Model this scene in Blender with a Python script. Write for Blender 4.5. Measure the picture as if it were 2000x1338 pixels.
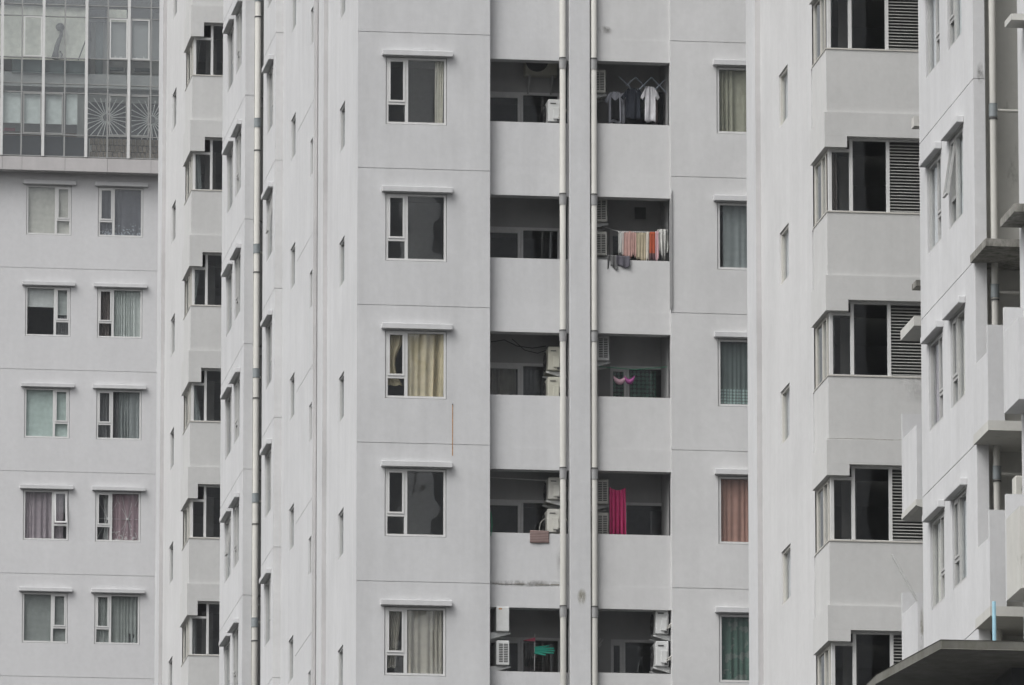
import bpy, bmesh, math, random
from mathutils import Vector, Matrix
random.seed(4)
sc = bpy.context.scene
for o in list(bpy.data.objects): bpy.data.objects.remove(o)
COL = sc.collection

# ------------------------------------------------------------------ camera
FPX = 18000.0                                   # focal length in pixels of a 2000 px wide picture
PITCH = math.atan(3580/FPX)
YAW = math.atan(2450*math.cos(PITCH)/FPX)
CF = Vector((math.sin(YAW)*math.cos(PITCH), math.cos(YAW)*math.cos(PITCH), math.sin(PITCH)))
CR = Vector((math.cos(YAW), -math.sin(YAW), 0.0))
CU = CR.cross(CF)
CP = Vector((0, 0, 1.7))
cd = bpy.data.cameras.new('camera'); cam = bpy.data.objects.new('camera', cd); COL.objects.link(cam)
cd.sensor_width = 36; cd.lens = FPX/2000*36; cd.clip_start = 1; cd.clip_end = 5000
cam.matrix_world = Matrix(((CR.x, CU.x, -CF.x, CP.x), (CR.y, CU.y, -CF.y, CP.y), (CR.z, CU.z, -CF.z, CP.z), (0, 0, 0, 1)))
sc.camera = cam

# ------------------------------------------------------------------ sky, sun, exposure (overcast day)
SUN_EL, SUN_AZ = math.radians(52), math.radians(-127)   # azimuth from +Y towards +X
w = bpy.data.worlds.new('World'); sc.world = w; w.use_nodes = True
nt = w.node_tree; nt.nodes.clear()
sky = nt.nodes.new('ShaderNodeTexSky'); sky.sky_type = 'NISHITA'; sky.sun_disc = False
sky.sun_elevation = SUN_EL; sky.sun_rotation = SUN_AZ; sky.air_density = 1.0; sky.dust_density = 6.0; sky.ozone_density = 1.0
hs = nt.nodes.new('ShaderNodeHueSaturation'); hs.inputs['Saturation'].default_value = 0.10
bg = nt.nodes.new('ShaderNodeBackground'); bg.inputs['Strength'].default_value = 0.135
wo = nt.nodes.new('ShaderNodeOutputWorld')
nt.links.new(sky.outputs[0], hs.inputs['Color']); nt.links.new(hs.outputs[0], bg.inputs[0]); nt.links.new(bg.outputs[0], wo.inputs[0])
sd = bpy.data.lights.new('sun', 'SUN'); sd.energy = 0.85; sd.angle = math.radians(40); sd.color = (1.0, 0.985, 0.96)
sun = bpy.data.objects.new('sun', sd); COL.objects.link(sun)
sdir = Vector((math.sin(SUN_AZ)*math.cos(SUN_EL), math.cos(SUN_AZ)*math.cos(SUN_EL), math.sin(SUN_EL)))
sun.rotation_euler = sdir.to_track_quat('Z', 'Y').to_euler(); sun.location = (0, 0, 120)
sc.view_settings.view_transform = 'Standard'; sc.view_settings.look = 'None'
sc.view_settings.exposure = 0.50; sc.view_settings.gamma = 1.0; sc.view_settings.use_curve_mapping = False
sc.render.engine = 'CYCLES'
sc.cycles.max_bounces = 8; sc.cycles.transparent_max_bounces = 12
try: sc.cycles.use_denoising = True
except Exception: pass

# ------------------------------------------------------------------ measuring helpers: photo column/row -> metres on a known plane
def ray(u, v): return CF + CR*((u-1000)/FPX) - CU*((v-669)/FPX)
def XY(u, Y, v=669): r = ray(u, v); return CP.x + r.x*(Y-CP.y)/r.y
def YX(u, X, v=669): r = ray(u, v); return CP.y + r.y*(X-CP.x)/r.x
def ZY(u, v, Y): r = ray(u, v); return CP.z + r.z*(Y-CP.y)/r.y

# ------------------------------------------------------------------ materials
def newmat(name):
    m = bpy.data.materials.new(name); m.use_nodes = True
    t = m.node_tree; b = t.nodes['Principled BSDF']
    return m, t, b
def nd(t, typ, **kw):
    n = t.nodes.new(typ)
    for k, v in kw.items():
        if k.startswith('_'): setattr(n, k[1:], v)
        else: n.inputs[k].default_value = v
    return n
def paint(name, col, dirt=0.06, streak=0.07, rough=0.85, dark=(0.16, 0.15, 0.13), stain=0.0, stainscale=0.5):
    """weathered masonry paint: broad patches, vertical rain streaks, fine grain, optional dirt"""
    m, t, b = newmat(name); L = t.links.new
    geo = nd(t, 'ShaderNodeNewGeometry')
    n1 = nd(t, 'ShaderNodeTexNoise', Scale=0.55, Detail=5.0, Roughness=0.6); L(geo.outputs['Position'], n1.inputs['Vector'])
    mp = nd(t, 'ShaderNodeMapping'); mp.inputs['Scale'].default_value = (2.6, 2.6, 0.30); L(geo.outputs['Position'], mp.inputs['Vector'])
    n2 = nd(t, 'ShaderNodeTexNoise', Scale=1.0, Detail=4.0, Roughness=0.65); L(mp.outputs[0], n2.inputs['Vector'])
    n3 = nd(t, 'ShaderNodeTexNoise', Scale=7.0, Detail=5.0, Roughness=0.7); L(geo.outputs['Position'], n3.inputs['Vector'])
    def rng(src, lo, hi, a, c):
        r = nd(t, 'ShaderNodeMapRange'); r.inputs['From Min'].default_value = lo; r.inputs['From Max'].default_value = hi
        r.inputs['To Min'].default_value = a; r.inputs['To Max'].default_value = c; L(src, r.inputs['Value']); return r.outputs[0]
    def mul(a, c):
        k = nd(t, 'ShaderNodeMath', _operation='MULTIPLY'); L(a, k.inputs[0]); L(c, k.inputs[1]); return k.outputs[0]
    v = mul(mul(rng(n1.outputs[0], .3, .7, 1-dirt, 1+dirt*.3), rng(n2.outputs[0], .32, .68, 1-streak, 1+streak*.3)), rng(n3.outputs[0], .3, .7, .955, 1.03))
    mx = nd(t, 'ShaderNodeMix', _data_type='RGBA', _blend_type='MULTIPLY'); mx.inputs['Factor'].default_value = 1
    mx.inputs[6].default_value = (*col, 1); L(v, mx.inputs[7])
    out = mx.outputs[2]
    if stain > 0:
        n4 = nd(t, 'ShaderNodeTexNoise', Scale=stainscale*6, Detail=8.0, Roughness=0.7)
        mp2 = nd(t, 'ShaderNodeMapping'); mp2.inputs['Scale'].default_value = (1, 1, 0.5); L(geo.outputs['Position'], mp2.inputs['Vector']); L(mp2.outputs[0], n4.inputs['Vector'])
        f = rng(n4.outputs[0], .62-stain*.35, .78-stain*.2, 0, .85)
        m2 = nd(t, 'ShaderNodeMix', _data_type='RGBA'); L(f, m2.inputs['Factor']); L(out, m2.inputs[6]); m2.inputs[7].default_value = (*dark, 1)
        out = m2.outputs[2]
    L(out, b.inputs['Base Color']); b.inputs['Roughness'].default_value = rough
    bp = nd(t, 'ShaderNodeBump', Strength=0.25, Distance=0.01); L(n3.outputs[0], bp.inputs['Height']); L(bp.outputs[0], b.inputs['Normal'])
    return m
def plain(name, col, rough=0.6, metal=0.0, vary=0.06, scale=9.0):
    m, t, b = newmat(name); L = t.links.new
    tc = nd(t, 'ShaderNodeTexCoord')
    n = nd(t, 'ShaderNodeTexNoise', Scale=scale, Detail=4.0, Roughness=0.6); L(tc.outputs['Object'], n.inputs['Vector'])
    r = nd(t, 'ShaderNodeMapRange'); r.inputs['From Min'].default_value = .3; r.inputs['From Max'].default_value = .7
    r.inputs['To Min'].default_value = 1-vary*1.6; r.inputs['To Max'].default_value = 1+vary*.6; L(n.outputs[0], r.inputs['Value'])
    mx = nd(t, 'ShaderNodeMix', _data_type='RGBA', _blend_type='MULTIPLY'); mx.inputs['Factor'].default_value = 1
    mx.inputs[6].default_value = (*col, 1); L(r.outputs[0], mx.inputs[7]); L(mx.outputs[2], b.inputs['Base Color'])
    b.inputs['Roughness'].default_value = rough; b.inputs['Metallic'].default_value = metal
    return m
def glassmat(name, tint=(0.955, 0.965, 0.965), gain=1.15, rough=0.015):
    m = bpy.data.materials.new(name); m.use_nodes = True; t = m.node_tree; t.nodes.clear(); L = t.links.new
    o = nd(t, 'ShaderNodeOutputMaterial'); geo = nd(t, 'ShaderNodeNewGeometry')
    def mth(op, x, y=None):
        q = nd(t, 'ShaderNodeMath', _operation=op)
        for i, e in enumerate((x, y)):
            if e is None: continue
            if isinstance(e, (int, float)): q.inputs[i].default_value = e
            else: L(e, q.inputs[i])
        return q.outputs[0]
    dt = nd(t, 'ShaderNodeVectorMath', _operation='DOT_PRODUCT'); L(geo.outputs['Incoming'], dt.inputs[0]); L(geo.outputs['Normal'], dt.inputs[1])
    fres = mth('ADD', .043, mth('MULTIPLY', .957, mth('POWER', mth('SUBTRACT', 1.0, mth('ABSOLUTE', dt.outputs['Value'])), 5.0)))
    n = nd(t, 'ShaderNodeTexNoise', Scale=1.3, Detail=1.0); L(geo.outputs['Position'], n.inputs['Vector'])
    bp = nd(t, 'ShaderNodeBump', Strength=0.08, Distance=0.05); L(n.outputs[0], bp.inputs['Height'])
    k = nd(t, 'ShaderNodeMath', _operation='MULTIPLY', _use_clamp=True); k.inputs[1].default_value = gain; L(fres, k.inputs[0])
    tr = nd(t, 'ShaderNodeBsdfTransparent', Color=(*tint, 1)); gl = nd(t, 'ShaderNodeBsdfGlossy', Color=(.95, .97, 1, 1), Roughness=rough)
    L(bp.outputs[0], gl.inputs['Normal'])
    mx = nd(t, 'ShaderNodeMixShader'); L(k.outputs[0], mx.inputs[0]); L(tr.outputs[0], mx.inputs[1]); L(gl.outputs[0], mx.inputs[2]); L(mx.outputs[0], o.inputs[0])
    return m
def clothmat(name, col, fold=None, pattern=None, col2=None, scale=20.0, trans=0.0):
    m, t, b = newmat(name); L = t.links.new
    tc = nd(t, 'ShaderNodeTexCoord'); src = None
    n = nd(t, 'ShaderNodeTexNoise', Scale=7.0, Detail=4.0); L(tc.outputs['Object'], n.inputs['Vector'])
    r = nd(t, 'ShaderNodeMapRange'); r.inputs['From Min'].default_value = .3; r.inputs['From Max'].default_value = .7
    r.inputs['To Min'].default_value = .86; r.inputs['To Max'].default_value = 1.06; L(n.outputs[0], r.inputs['Value'])
    mx = nd(t, 'ShaderNodeMix', _data_type='RGBA', _blend_type='MULTIPLY'); mx.inputs['Factor'].default_value = 1
    L(r.outputs[0], mx.inputs[7]); mx.inputs[6].default_value = (*col, 1)
    if pattern:
        base = nd(t, 'ShaderNodeMix', _data_type='RGBA'); base.inputs[6].default_value = (*col, 1); base.inputs[7].default_value = (*col2, 1)
        sx = nd(t, 'ShaderNodeSeparateXYZ'); L(tc.outputs['Object'], sx.inputs[0])
        if pattern == 'lace_hem':                # dotted lace on the lowest 30 cm of the curtain (object z from 0)
            v = nd(t, 'ShaderNodeTexVoronoi', Scale=scale, Randomness=0.0); L(tc.outputs['Object'], v.inputs['Vector'])
            a = nd(t, 'ShaderNodeMath', _operation='LESS_THAN'); a.inputs[1].default_value = .42; L(v.outputs['Distance'], a.inputs[0])
            c = nd(t, 'ShaderNodeMath', _operation='LESS_THAN'); c.inputs[1].default_value = .36; L(sx.outputs['Z'], c.inputs[0])
            f = nd(t, 'ShaderNodeMath', _operation='MULTIPLY'); L(a.outputs[0], f.inputs[0]); L(c.outputs[0], f.inputs[1])
        elif pattern == 'flowers':               # sprigs woven into a sheer, dense at the hem
            v = nd(t, 'ShaderNodeTexNoise', Scale=scale, Detail=3.0); L(tc.outputs['Object'], v.inputs['Vector'])
            th = nd(t, 'ShaderNodeMapRange'); th.inputs['From Min'].default_value = 0; th.inputs['From Max'].default_value = .6
            th.inputs['To Min'].default_value = .50; th.inputs['To Max'].default_value = .72; L(sx.outputs['Z'], th.inputs['Value'])
            f = nd(t, 'ShaderNodeMath', _operation='GREATER_THAN'); L(v.outputs[0], f.inputs[0]); L(th.outputs[0], f.inputs[1])
        elif pattern == 'stripe':
            wv = nd(t, 'ShaderNodeTexWave', Scale=scale); wv.bands_direction = 'X'; L(tc.outputs['Object'], wv.inputs['Vector'])
            f = nd(t, 'ShaderNodeMath', _operation='GREATER_THAN'); f.inputs[1].default_value = .55; L(wv.outputs['Fac'], f.inputs[0])
        elif pattern == 'hstripe':
            wv = nd(t, 'ShaderNodeTexWave', Scale=scale, Distortion=1.0); wv.bands_direction = 'Z'; L(tc.outputs['Object'], wv.inputs['Vector']); f = wv
        elif pattern == 'cells':
            v = nd(t, 'ShaderNodeTexVoronoi', Scale=scale, Randomness=0.15); L(tc.outputs['Object'], v.inputs['Vector'])
            f = nd(t, 'ShaderNodeMath', _operation='LESS_THAN'); f.inputs[1].default_value = .45; L(v.outputs['Distance'], f.inputs[0])
        elif pattern == 'blot':
            v = nd(t, 'ShaderNodeTexNoise', Scale=scale, Detail=2.0); L(tc.outputs['Object'], v.inputs['Vector'])
            f = nd(t, 'ShaderNodeMath', _operation='GREATER_THAN'); f.inputs[1].default_value = .56; L(v.outputs[0], f.inputs[0])
        elif pattern == 'hem':
            f = nd(t, 'ShaderNodeMath', _operation='LESS_THAN'); f.inputs[1].default_value = scale; L(sx.outputs['Z'], f.inputs[0])
        L(f.outputs['Fac'] if pattern == 'hstripe' else f.outputs[0], base.inputs['Factor']); L(base.outputs[2], mx.inputs[6])
    L(mx.outputs[2], b.inputs['Base Color']); b.inputs['Roughness'].default_value = .9
    return m

M = {}
WALL = (0.53, 0.533, 0.54)
M['wall'] = paint('wall_paint', WALL, .075, .075)
M['wall_far'] = paint('far_tower_paint', (0.539, 0.539, 0.547), .04, .035)
M['wall_old'] = paint('streaked_wall_paint', (0.539, 0.539, 0.539), .08, .05)
M['bay'] = paint('bay_wall_paint', (0.508, 0.508, 0.501), .07, .05)
M['joint'] = paint('joint_paint', (0.485, 0.477, 0.477), .10, .15)
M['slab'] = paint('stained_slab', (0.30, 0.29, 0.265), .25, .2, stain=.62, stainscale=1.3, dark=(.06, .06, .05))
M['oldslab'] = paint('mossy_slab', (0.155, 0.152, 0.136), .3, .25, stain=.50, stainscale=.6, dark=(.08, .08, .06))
M['cream'] = paint('cream_paint', (0.485, 0.481, 0.454), .08, .08, stain=.03)
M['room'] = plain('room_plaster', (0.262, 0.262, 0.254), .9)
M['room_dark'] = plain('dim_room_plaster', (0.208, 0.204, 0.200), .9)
M['balc'] = paint('shaded_balcony_paint', (0.42, 0.42, 0.42), .08, .08)  # the wall paint again, darkened for the shade inside the balconies
M['alu'] = plain('white_aluminium', (0.570, 0.570, 0.566), .45, 0, .04)
M['alu_warm'] = plain('cream_aluminium', (0.477, 0.462, 0.424), .5, 0, .05)
M['alu_grey'] = plain('grey_aluminium', (0.277, 0.281, 0.277), .45, 0.2, .05)
M['louver'] = plain('louvre_aluminium', (0.354, 0.354, 0.339), .5, 0, .05)
M['alu_side'] = plain('dull_aluminium', (0.385, 0.385, 0.377), .5)
M['sash_new'] = plain('bright_sash', (0.654, 0.654, 0.654), .4)
M['glass'] = glassmat('window_glass')
M['glass_side'] = glassmat('side_window_glass', (0.93, 0.94, 0.94), .5)
M['glass_clear'] = glassmat('clear_glass', (0.955, 0.96, 0.96), 1.0)
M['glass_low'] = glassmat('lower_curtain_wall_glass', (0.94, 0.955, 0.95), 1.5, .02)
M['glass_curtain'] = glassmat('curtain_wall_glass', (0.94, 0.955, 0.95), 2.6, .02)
M['pipe'] = paint('cream_pipe', (0.455, 0.448, 0.42), .07, .12, rough=.85)
M['coupling'] = plain('grey_coupling', (0.200, 0.223, 0.231), .5)
M['coupling_grey'] = plain('pale_grey_coupling', (0.262, 0.262, 0.262), .5)
M['dark'] = plain('dark_metal', (0.05, 0.05, 0.05), .5)
M['black'] = plain('gap_shade_black', (0.015, 0.016, 0.018), .8)
M['ac'] = plain('ac_casing', (0.508, 0.501, 0.462), .5, 0, .08, 5)
M['ac_yellow'] = plain('yellowed_ac_casing', (0.462, 0.454, 0.385), .5, 0, .1, 5)
M['ac_white'] = plain('white_ac_casing', (0.554, 0.562, 0.554), .45, 0, .06, 5)
M['steel'] = plain('steel_bar', (0.347, 0.385, 0.447), .35, .6)
M['green_line'] = plain('green_cord', (0.039, 0.308, 0.169), .7)
M['teal'] = plain('teal_plastic', (0.015, 0.277, 0.200), .6)
M['pinkflag'] = plain('pink_plastic', (0.323, 0.054, 0.092), .7)
M['blue'] = plain('pale_blue_pipe', (0.277, 0.477, 0.570), .5)
M['rod'] = plain('white_rod', (0.578, 0.578, 0.570), .5)
M['wood'] = plain('brown_board', (0.154, 0.115, 0.085), .8)
M['rust'] = plain('rust', (0.42, 0.22, 0.085), .9, 0, .3, 20)
M['hose'] = plain('insulated_pipe', (0.424, 0.416, 0.385), .7)
M['fan'] = plain('fan_blade', (0.046, 0.046, 0.046), .6)
M['bounce_black'] = plain('bounce_blocking_black', (.03, .032, .035), .35)  # near-black for the unseen wall that cuts bounce light
M['ledge'] = paint('ledge_paint', (0.431, 0.416, 0.416), .08, .08)
M['ground'] = paint('ground_paving', (0.028, 0.028, 0.026), .3, .1, stain=.2, stainscale=.02)

# ------------------------------------------------------------------ object helpers
def link(o, parent=None):
    COL.objects.link(o)
    if parent is not None:
        o.parent = parent
    return o
def thing(name, label, cat, loc=(0, 0, 0), rotz=0.0, group=None):
    o = bpy.data.objects.new(name, None); o.empty_display_size = .2; COL.objects.link(o)
    o.location = loc; o.rotation_euler = (0, 0, rotz); o['label'] = label; o['category'] = cat
    if group: o['group'] = group
    return o
def tag(o, label, cat, group=None):
    o['label'] = label; o['category'] = cat
    if group: o['group'] = group
    return o
class MB:
    """collects boxes, prisms and tubes, then links them as one mesh object"""
    def __init__(s): s.v = []; s.f = []
    def quad(s, a, b, c, d):
        n = len(s.v); s.v += [tuple(a), tuple(b), tuple(c), tuple(d)]; s.f.append((n, n+1, n+2, n+3)); return s
    def box(s, x0, x1, y0, y1, z0, z1):
        n = len(s.v); s.v += [(x, y, z) for z in (z0, z1) for y in (y0, y1) for x in (x0, x1)]
        s.f += [tuple(n+i for i in q) for q in ((0, 2, 3, 1), (4, 5, 7, 6), (0, 1, 5, 4), (2, 6, 7, 3), (0, 4, 6, 2), (1, 3, 7, 5))]; return s
    def prism(s, pts, axis, a, b):
        """closed polygon of 2-D points extruded along an axis ('x','y','z') from a to b"""
        k = len(pts); n = len(s.v)
        for t in (a, b):
            for p in pts:
                s.v.append((t, p[0], p[1]) if axis == 'x' else (p[0], t, p[1]) if axis == 'y' else (p[0], p[1], t))
        s.f.append(tuple(n+i for i in range(k))); s.f.append(tuple(n+k+i for i in reversed(range(k))))
        for i in range(k):
            j = (i+1) % k; s.f.append((n+i, n+j, n+k+j, n+k+i))
        return s
    def tube(s, pts, r, seg=10, cap=True):
        pts = [Vector(p) for p in pts]; n0 = len(s.v)
        for i, p in enumerate(pts):
            d = (pts[min(i+1, len(pts)-1)]-pts[max(i-1, 0)]).normalized()
            a = d.orthogonal().normalized() if abs(d.z) < .99 else Vector((1, 0, 0)); b = d.cross(a).normalized(); a = b.cross(d)
            rr = r[i] if isinstance(r, (list, tuple)) else r
            for k in range(seg):
                t = 2*math.pi*k/seg; s.v.append(tuple(p+a*(rr*math.cos(t))+b*(rr*math.sin(t))))
        for i in range(len(pts)-1):
            for k in range(seg):
                j = (k+1) % seg; q = n0+i*seg
                s.f.append((q+k, q+j, q+seg+j, q+seg+k))
        if cap:
            s.f.append(tuple(n0+k for k in reversed(range(seg)))); q = n0+(len(pts)-1)*seg; s.f.append(tuple(q+k for k in range(seg)))
        return s
    def mesh(s, name, mat, bevel=0.0, smooth=False):
        me = bpy.data.meshes.new(name); me.from_pydata(s.v, [], s.f)
        bm = bmesh.new(); bm.from_mesh(me)
        if bevel:
            bmesh.ops.remove_doubles(bm, verts=bm.verts, dist=1e-5)
            bmesh.ops.bevel(bm, geom=list(bm.edges), offset=bevel, segments=1, affect='EDGES')
        bmesh.ops.recalc_face_normals(bm, faces=bm.faces); bm.to_mesh(me); bm.free()
        me.materials.append(mat)
        if smooth:
            for p in me.polygons: p.use_smooth = True
        return me
    def build(s, name, mat, parent=None, bevel=0.0, smooth=False, loc=None, rotz=0.0):
        o = bpy.data.objects.new(name, s.mesh(name, mat, bevel, smooth)); link(o, parent)
        if loc is not None: o.location = loc; o.rotation_euler = (0, 0, rotz)
        return o
def inst(name, me, parent=None, loc=(0, 0, 0), rotz=0.0, rot=None):
    o = bpy.data.objects.new(name, me); link(o, parent); o.location = loc; o.rotation_euler = rot or (0, 0, rotz); return o

def facade(mb, axis, plane, a0, a1, z0, z1, rects):
    """wall sheet with openings and recesses. rects = (a0,a1,z0,z1,depth,closed); axis 'front' faces -Y, 'left' faces -X"""
    A = sorted({a0, a1} | {min(max(v, a0), a1) for r in rects for v in r[:2]})
    Zs = sorted({z0, z1} | {min(max(v, z0), z1) for r in rects for v in r[2:4]})
    P = (lambda a, z, d: (a, plane+d, z)) if axis == 'front' else (lambda a, z, d: (plane+d, a, z))
    def cell(i, j):
        if i < 0 or j < 0 or i >= len(A)-1 or j >= len(Zs)-1: return None
        a = (A[i]+A[i+1])/2; z = (Zs[j]+Zs[j+1])/2; c = (0.0, True)
        for r in rects:
            if r[0] < a < r[1] and r[2] < z < r[3]: c = (r[4], r[5])
        return c
    for i in range(len(A)-1):
        for j in range(len(Zs)-1):
            d, cl = cell(i, j)
            if cl: mb.quad(P(A[i], Zs[j], d), P(A[i+1], Zs[j], d), P(A[i+1], Zs[j+1], d), P(A[i], Zs[j+1], d))
            e = cell(i+1, j)
            if e and e[0] != d: mb.quad(P(A[i+1], Zs[j], d), P(A[i+1], Zs[j+1], d), P(A[i+1], Zs[j+1], e[0]), P(A[i+1], Zs[j], e[0]))
            e = cell(i, j+1)
            if e and e[0] != d: mb.quad(P(A[i], Zs[j+1], d), P(A[i+1], Zs[j+1], d), P(A[i+1], Zs[j+1], e[0]), P(A[i], Zs[j+1], e[0]))
    return mb
def room(mb, axis, plane, a0, a1, z0, z1, depth, ma=.5, mz0=.85, mz1=.45):
    """a room behind an opening in a wall sheet: side walls, floor, ceiling, back and the inner face of the wall"""
    P = (lambda a, z, d: (a, plane+d, z)) if axis == 'front' else (lambda a, z, d: (plane+d, a, z))
    A0, A1, Z0, Z1 = a0-ma, a1+ma, z0-mz0, z1+mz1; D = depth; e = 0.0
    mb.quad(P(A0, Z0, D), P(A1, Z0, D), P(A1, Z1, D), P(A0, Z1, D))
    mb.quad(P(A0, Z0, e), P(A0, Z0, D), P(A0, Z1, D), P(A0, Z1, e)); mb.quad(P(A1, Z0, e), P(A1, Z0, D), P(A1, Z1, D), P(A1, Z1, e))
    mb.quad(P(A0, Z0, e), P(A1, Z0, e), P(A1, Z0, D), P(A0, Z0, D)); mb.quad(P(A0, Z1, e), P(A1, Z1, e), P(A1, Z1, D), P(A0, Z1, D))
    for r in ((A0, a0, Z0, Z1), (a1, A1, Z0, Z1), (a0, a1, Z0, z0), (a0, a1, z1, Z1)):
        if r[1]-r[0] > 1e-4 and r[3]-r[2] > 1e-4: mb.quad(P(r[0], r[2], e), P(r[1], r[2], e), P(r[1], r[3], e), P(r[0], r[3], e))

# ------------------------------------------------------------------ windows
FR = 0.045
_wc = {}
def frame_mesh(key, W, H, casement, mat):
    if key in _wc: return _wc[key]
    mb = MB(); t = FR
    mb.box(0, t, 0, .07, 0, H); mb.box(W-t, W, 0, .07, 0, H); mb.box(t, W-t, 0, .07, 0, t); mb.box(t, W-t, 0, .07, H-t, H)
    if casement:
        xm = casement; tz = H*.31
        mb.box(xm-.033, xm+.033, .003, .068, t, H-t)
        (l, r) = (t, xm-.033) if xm < W/2 else (xm+.033, W-t)
        mb.box(l, r, .004, .066, tz-.028, tz+.028)
    _wc[key] = mb.mesh('window', mat); return _wc[key]
def sash_mesh(key, w, h, mat):
    if key in _wc: return _wc[key]
    mb = MB(); t = .04
    mb.box(0, t, -.012, .03, 0, h); mb.box(w-t, w, -.012, .03, 0, h); mb.box(t, w-t, -.012, .03, 0, t); mb.box(t, w-t, -.012, .03, h-t, h)
    _wc[key] = mb.mesh('sash', mat); return _wc[key]
def pane_mesh(w, h, mat):
    key = ('pane', round(w, 3), round(h, 3), mat.name)
    if key not in _wc: _wc[key] = MB().box(0, w, 0, .006, 0, h).mesh('pane', mat)
    return _wc[key]
def curtain_mesh(w, h, mat, folds=7, amp=.028, lean=0.0, seed=0, pinch=0.0):
    """hanging cloth with folds; x from 0, z from 0 (hem) to h"""
    rnd = random.Random(seed); nx = max(12, int(folds*8)); nz = 8; mb = MB()
    ph = [rnd.uniform(0, 6.28) for _ in range(4)]
    for j in range(nz+1):
        q = j/nz
        for i in range(nx+1):
            s0 = i/nx; s = s0+.07*math.sin(5.1*s0+ph[1])+.03*math.sin(13*s0+ph[3]); a = amp*(.7+.5*(1-q))*(.45+.75*(.5+.5*math.sin(4.3*s0+ph[2]+.6*q)))
            y = a*math.sin(2*math.pi*folds*s+ph[0]+.5*math.sin(3*s+ph[1]))+.4*a*math.sin(2*math.pi*folds*.43*s+ph[2]+q*.8)
            s = s0; x = s*w+lean*(1-q)*s*1.0 - pinch*math.sin(math.pi*min(1, q*1.25))*s
            mb.v.append((x, y, q*h+.006*math.sin(9*s+ph[3])*(1-q)))
    for j in range(nz):
        for i in range(nx):
            k = j*(nx+1)+i; mb.f.append((k, k+1, k+nx+2, k+nx+1))
    me = mb.mesh('curtain', mat, smooth=True); return me
def window(parent, loc, rotz, W=1.3, H=1.46, casement=None, mat='alu', glass='glass', label=None, curtains=(), opened=False, tilt=0.0, sash_mat=None):
    """window part with sub-parts; origin at the lower left corner of the opening, looking from outside"""
    wob = inst('window', frame_mesh(('fr', W, H, casement, mat), W, H, casement, M[mat]), parent, loc, rotz)
    if label: wob['label'] = label
    t = FR; tz = H*.31
    def pane(x0, x1, z0, z1, y=.035):
        inst('pane', pane_mesh(x1-x0+.01, z1-z0+.01, M[glass]), wob, (x0-.005, y, z0-.005))
    if casement:
        xm = casement
        if xm < W/2: cl, cr, bl, br = t, xm-.033, xm+.033, W-t
        else: cl, cr, bl, br = xm+.033, W-t, t, xm-.033
        pane(bl, br, t, H-t); pane(cl, cr, t, tz-.028)
        sw, sh = cr-cl-.006, H-t-tz-.028-.006
        s = inst('sash', sash_mesh(('sash', round(sw, 3), round(sh, 3), sash_mat or mat), sw, sh, M[sash_mat or mat]), wob, (cl+.003, 0, tz+.031))
        gp = inst('pane', pane_mesh(sw-.07, sh-.07, M[glass]), wob, (cl+.003+.035, .012, tz+.031+.035))
        if tilt:
            for ob in (s, gp):                                    # top-hung: swing the foot outwards about the head
                piv = Vector((0, 0, H-t)); R4 = Matrix.Translation(piv) @ Matrix.Rotation(-tilt, 4, 'X') @ Matrix.Translation(-piv)
                ob.matrix_basis = R4 @ Matrix.Translation(ob.location)
    else:
        pane(t, W-t, t, H-t)
    for n, c in enumerate(curtains):
        x0, x1, z0, z1, mt = c[:5]; kw = c[5] if len(c) > 5 else {}
        inst('curtain' if kw.get('folds', 7) > 0 else 'blind', curtain_mesh((x1-x0)*W, (z1-z0)*H, M[mt], **{**dict(folds=7, seed=int(loc[2]*10)+n), **kw}) if kw.get('folds', 7) > 0
             else MB().box(0, (x1-x0)*W, 0, .012, 0, (z1-z0)*H).mesh('blind', M[mt]), wob, (x0*W, kw.get('y', .17) if False else .10+.03*n, z0*H))
    return wob
CAN = {}
def canopy(parent, loc, rotz, L, proj=.12, th=.115):
    k = (round(L, 2), proj, th)
    if k not in CAN: CAN[k] = MB().box(0, L, -proj, 0.0, 0, th).mesh('canopy', M['wall'], bevel=.008)
    return inst('canopy', CAN[k], parent, loc, rotz)
LEFT = -math.pi/2                                # rotation of parts set in a wall that faces -X
WTOP, WBOT = .56, 2.02                           # window head and sill below the floor joint above
GR, GD = .016, .012                              # floor joint height and depth
TOPZ = 62.0

# curtain materials
for nme, c in dict(c_gold=(0.50, 0.435, 0.295), c_cream=(0.578, 0.554, 0.485), c_taupe=(0.354, 0.331, 0.285), c_olive=(0.323, 0.316, 0.250), c_grey=(0.231, 0.254, 0.254),
                   c_terra=(0.362, 0.208, 0.169), c_blind_cream=(.47, .47, .43), c_mint=(0.462, 0.554, 0.524), c_pale=(0.554, 0.578, 0.570), c_greenwhite=(0.462, 0.501, 0.485), c_brown=(0.100, 0.085, 0.077),
                   c_smoke=(0.131, 0.135, 0.139), c_mauve=(0.308, 0.269, 0.293), c_ggreen=(0.254, 0.277, 0.266), c_white=(0.578, 0.578, 0.585), c_gauze=(0.370, 0.377, 0.370), c_grey2=(0.169, 0.173, 0.177)).items():
    M[nme] = clothmat(nme, c)
M['c_lace'] = clothmat('c_lace', (0.108, 0.131, 0.127), pattern='lace_hem', col2=(0.308, 0.400, 0.377), scale=15)
M['c_sprig'] = clothmat('c_sprig', (0.081, 0.085, 0.100), pattern='flowers', col2=(0.277, 0.308, 0.339), scale=16)
M['c_pinklace'] = clothmat('c_pinklace', (0.293, 0.216, 0.239), pattern='flowers', col2=(0.477, 0.462, 0.462), scale=9)
M['c_green'] = clothmat('c_green', (.075, .135, .11), pattern='blot', col2=(.17, .20, .18), scale=4.5)
M['c_cells'] = clothmat('c_cells', (0.023, 0.054, 0.046), pattern='cells', col2=(0.092, 0.216, 0.154), scale=11)

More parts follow.
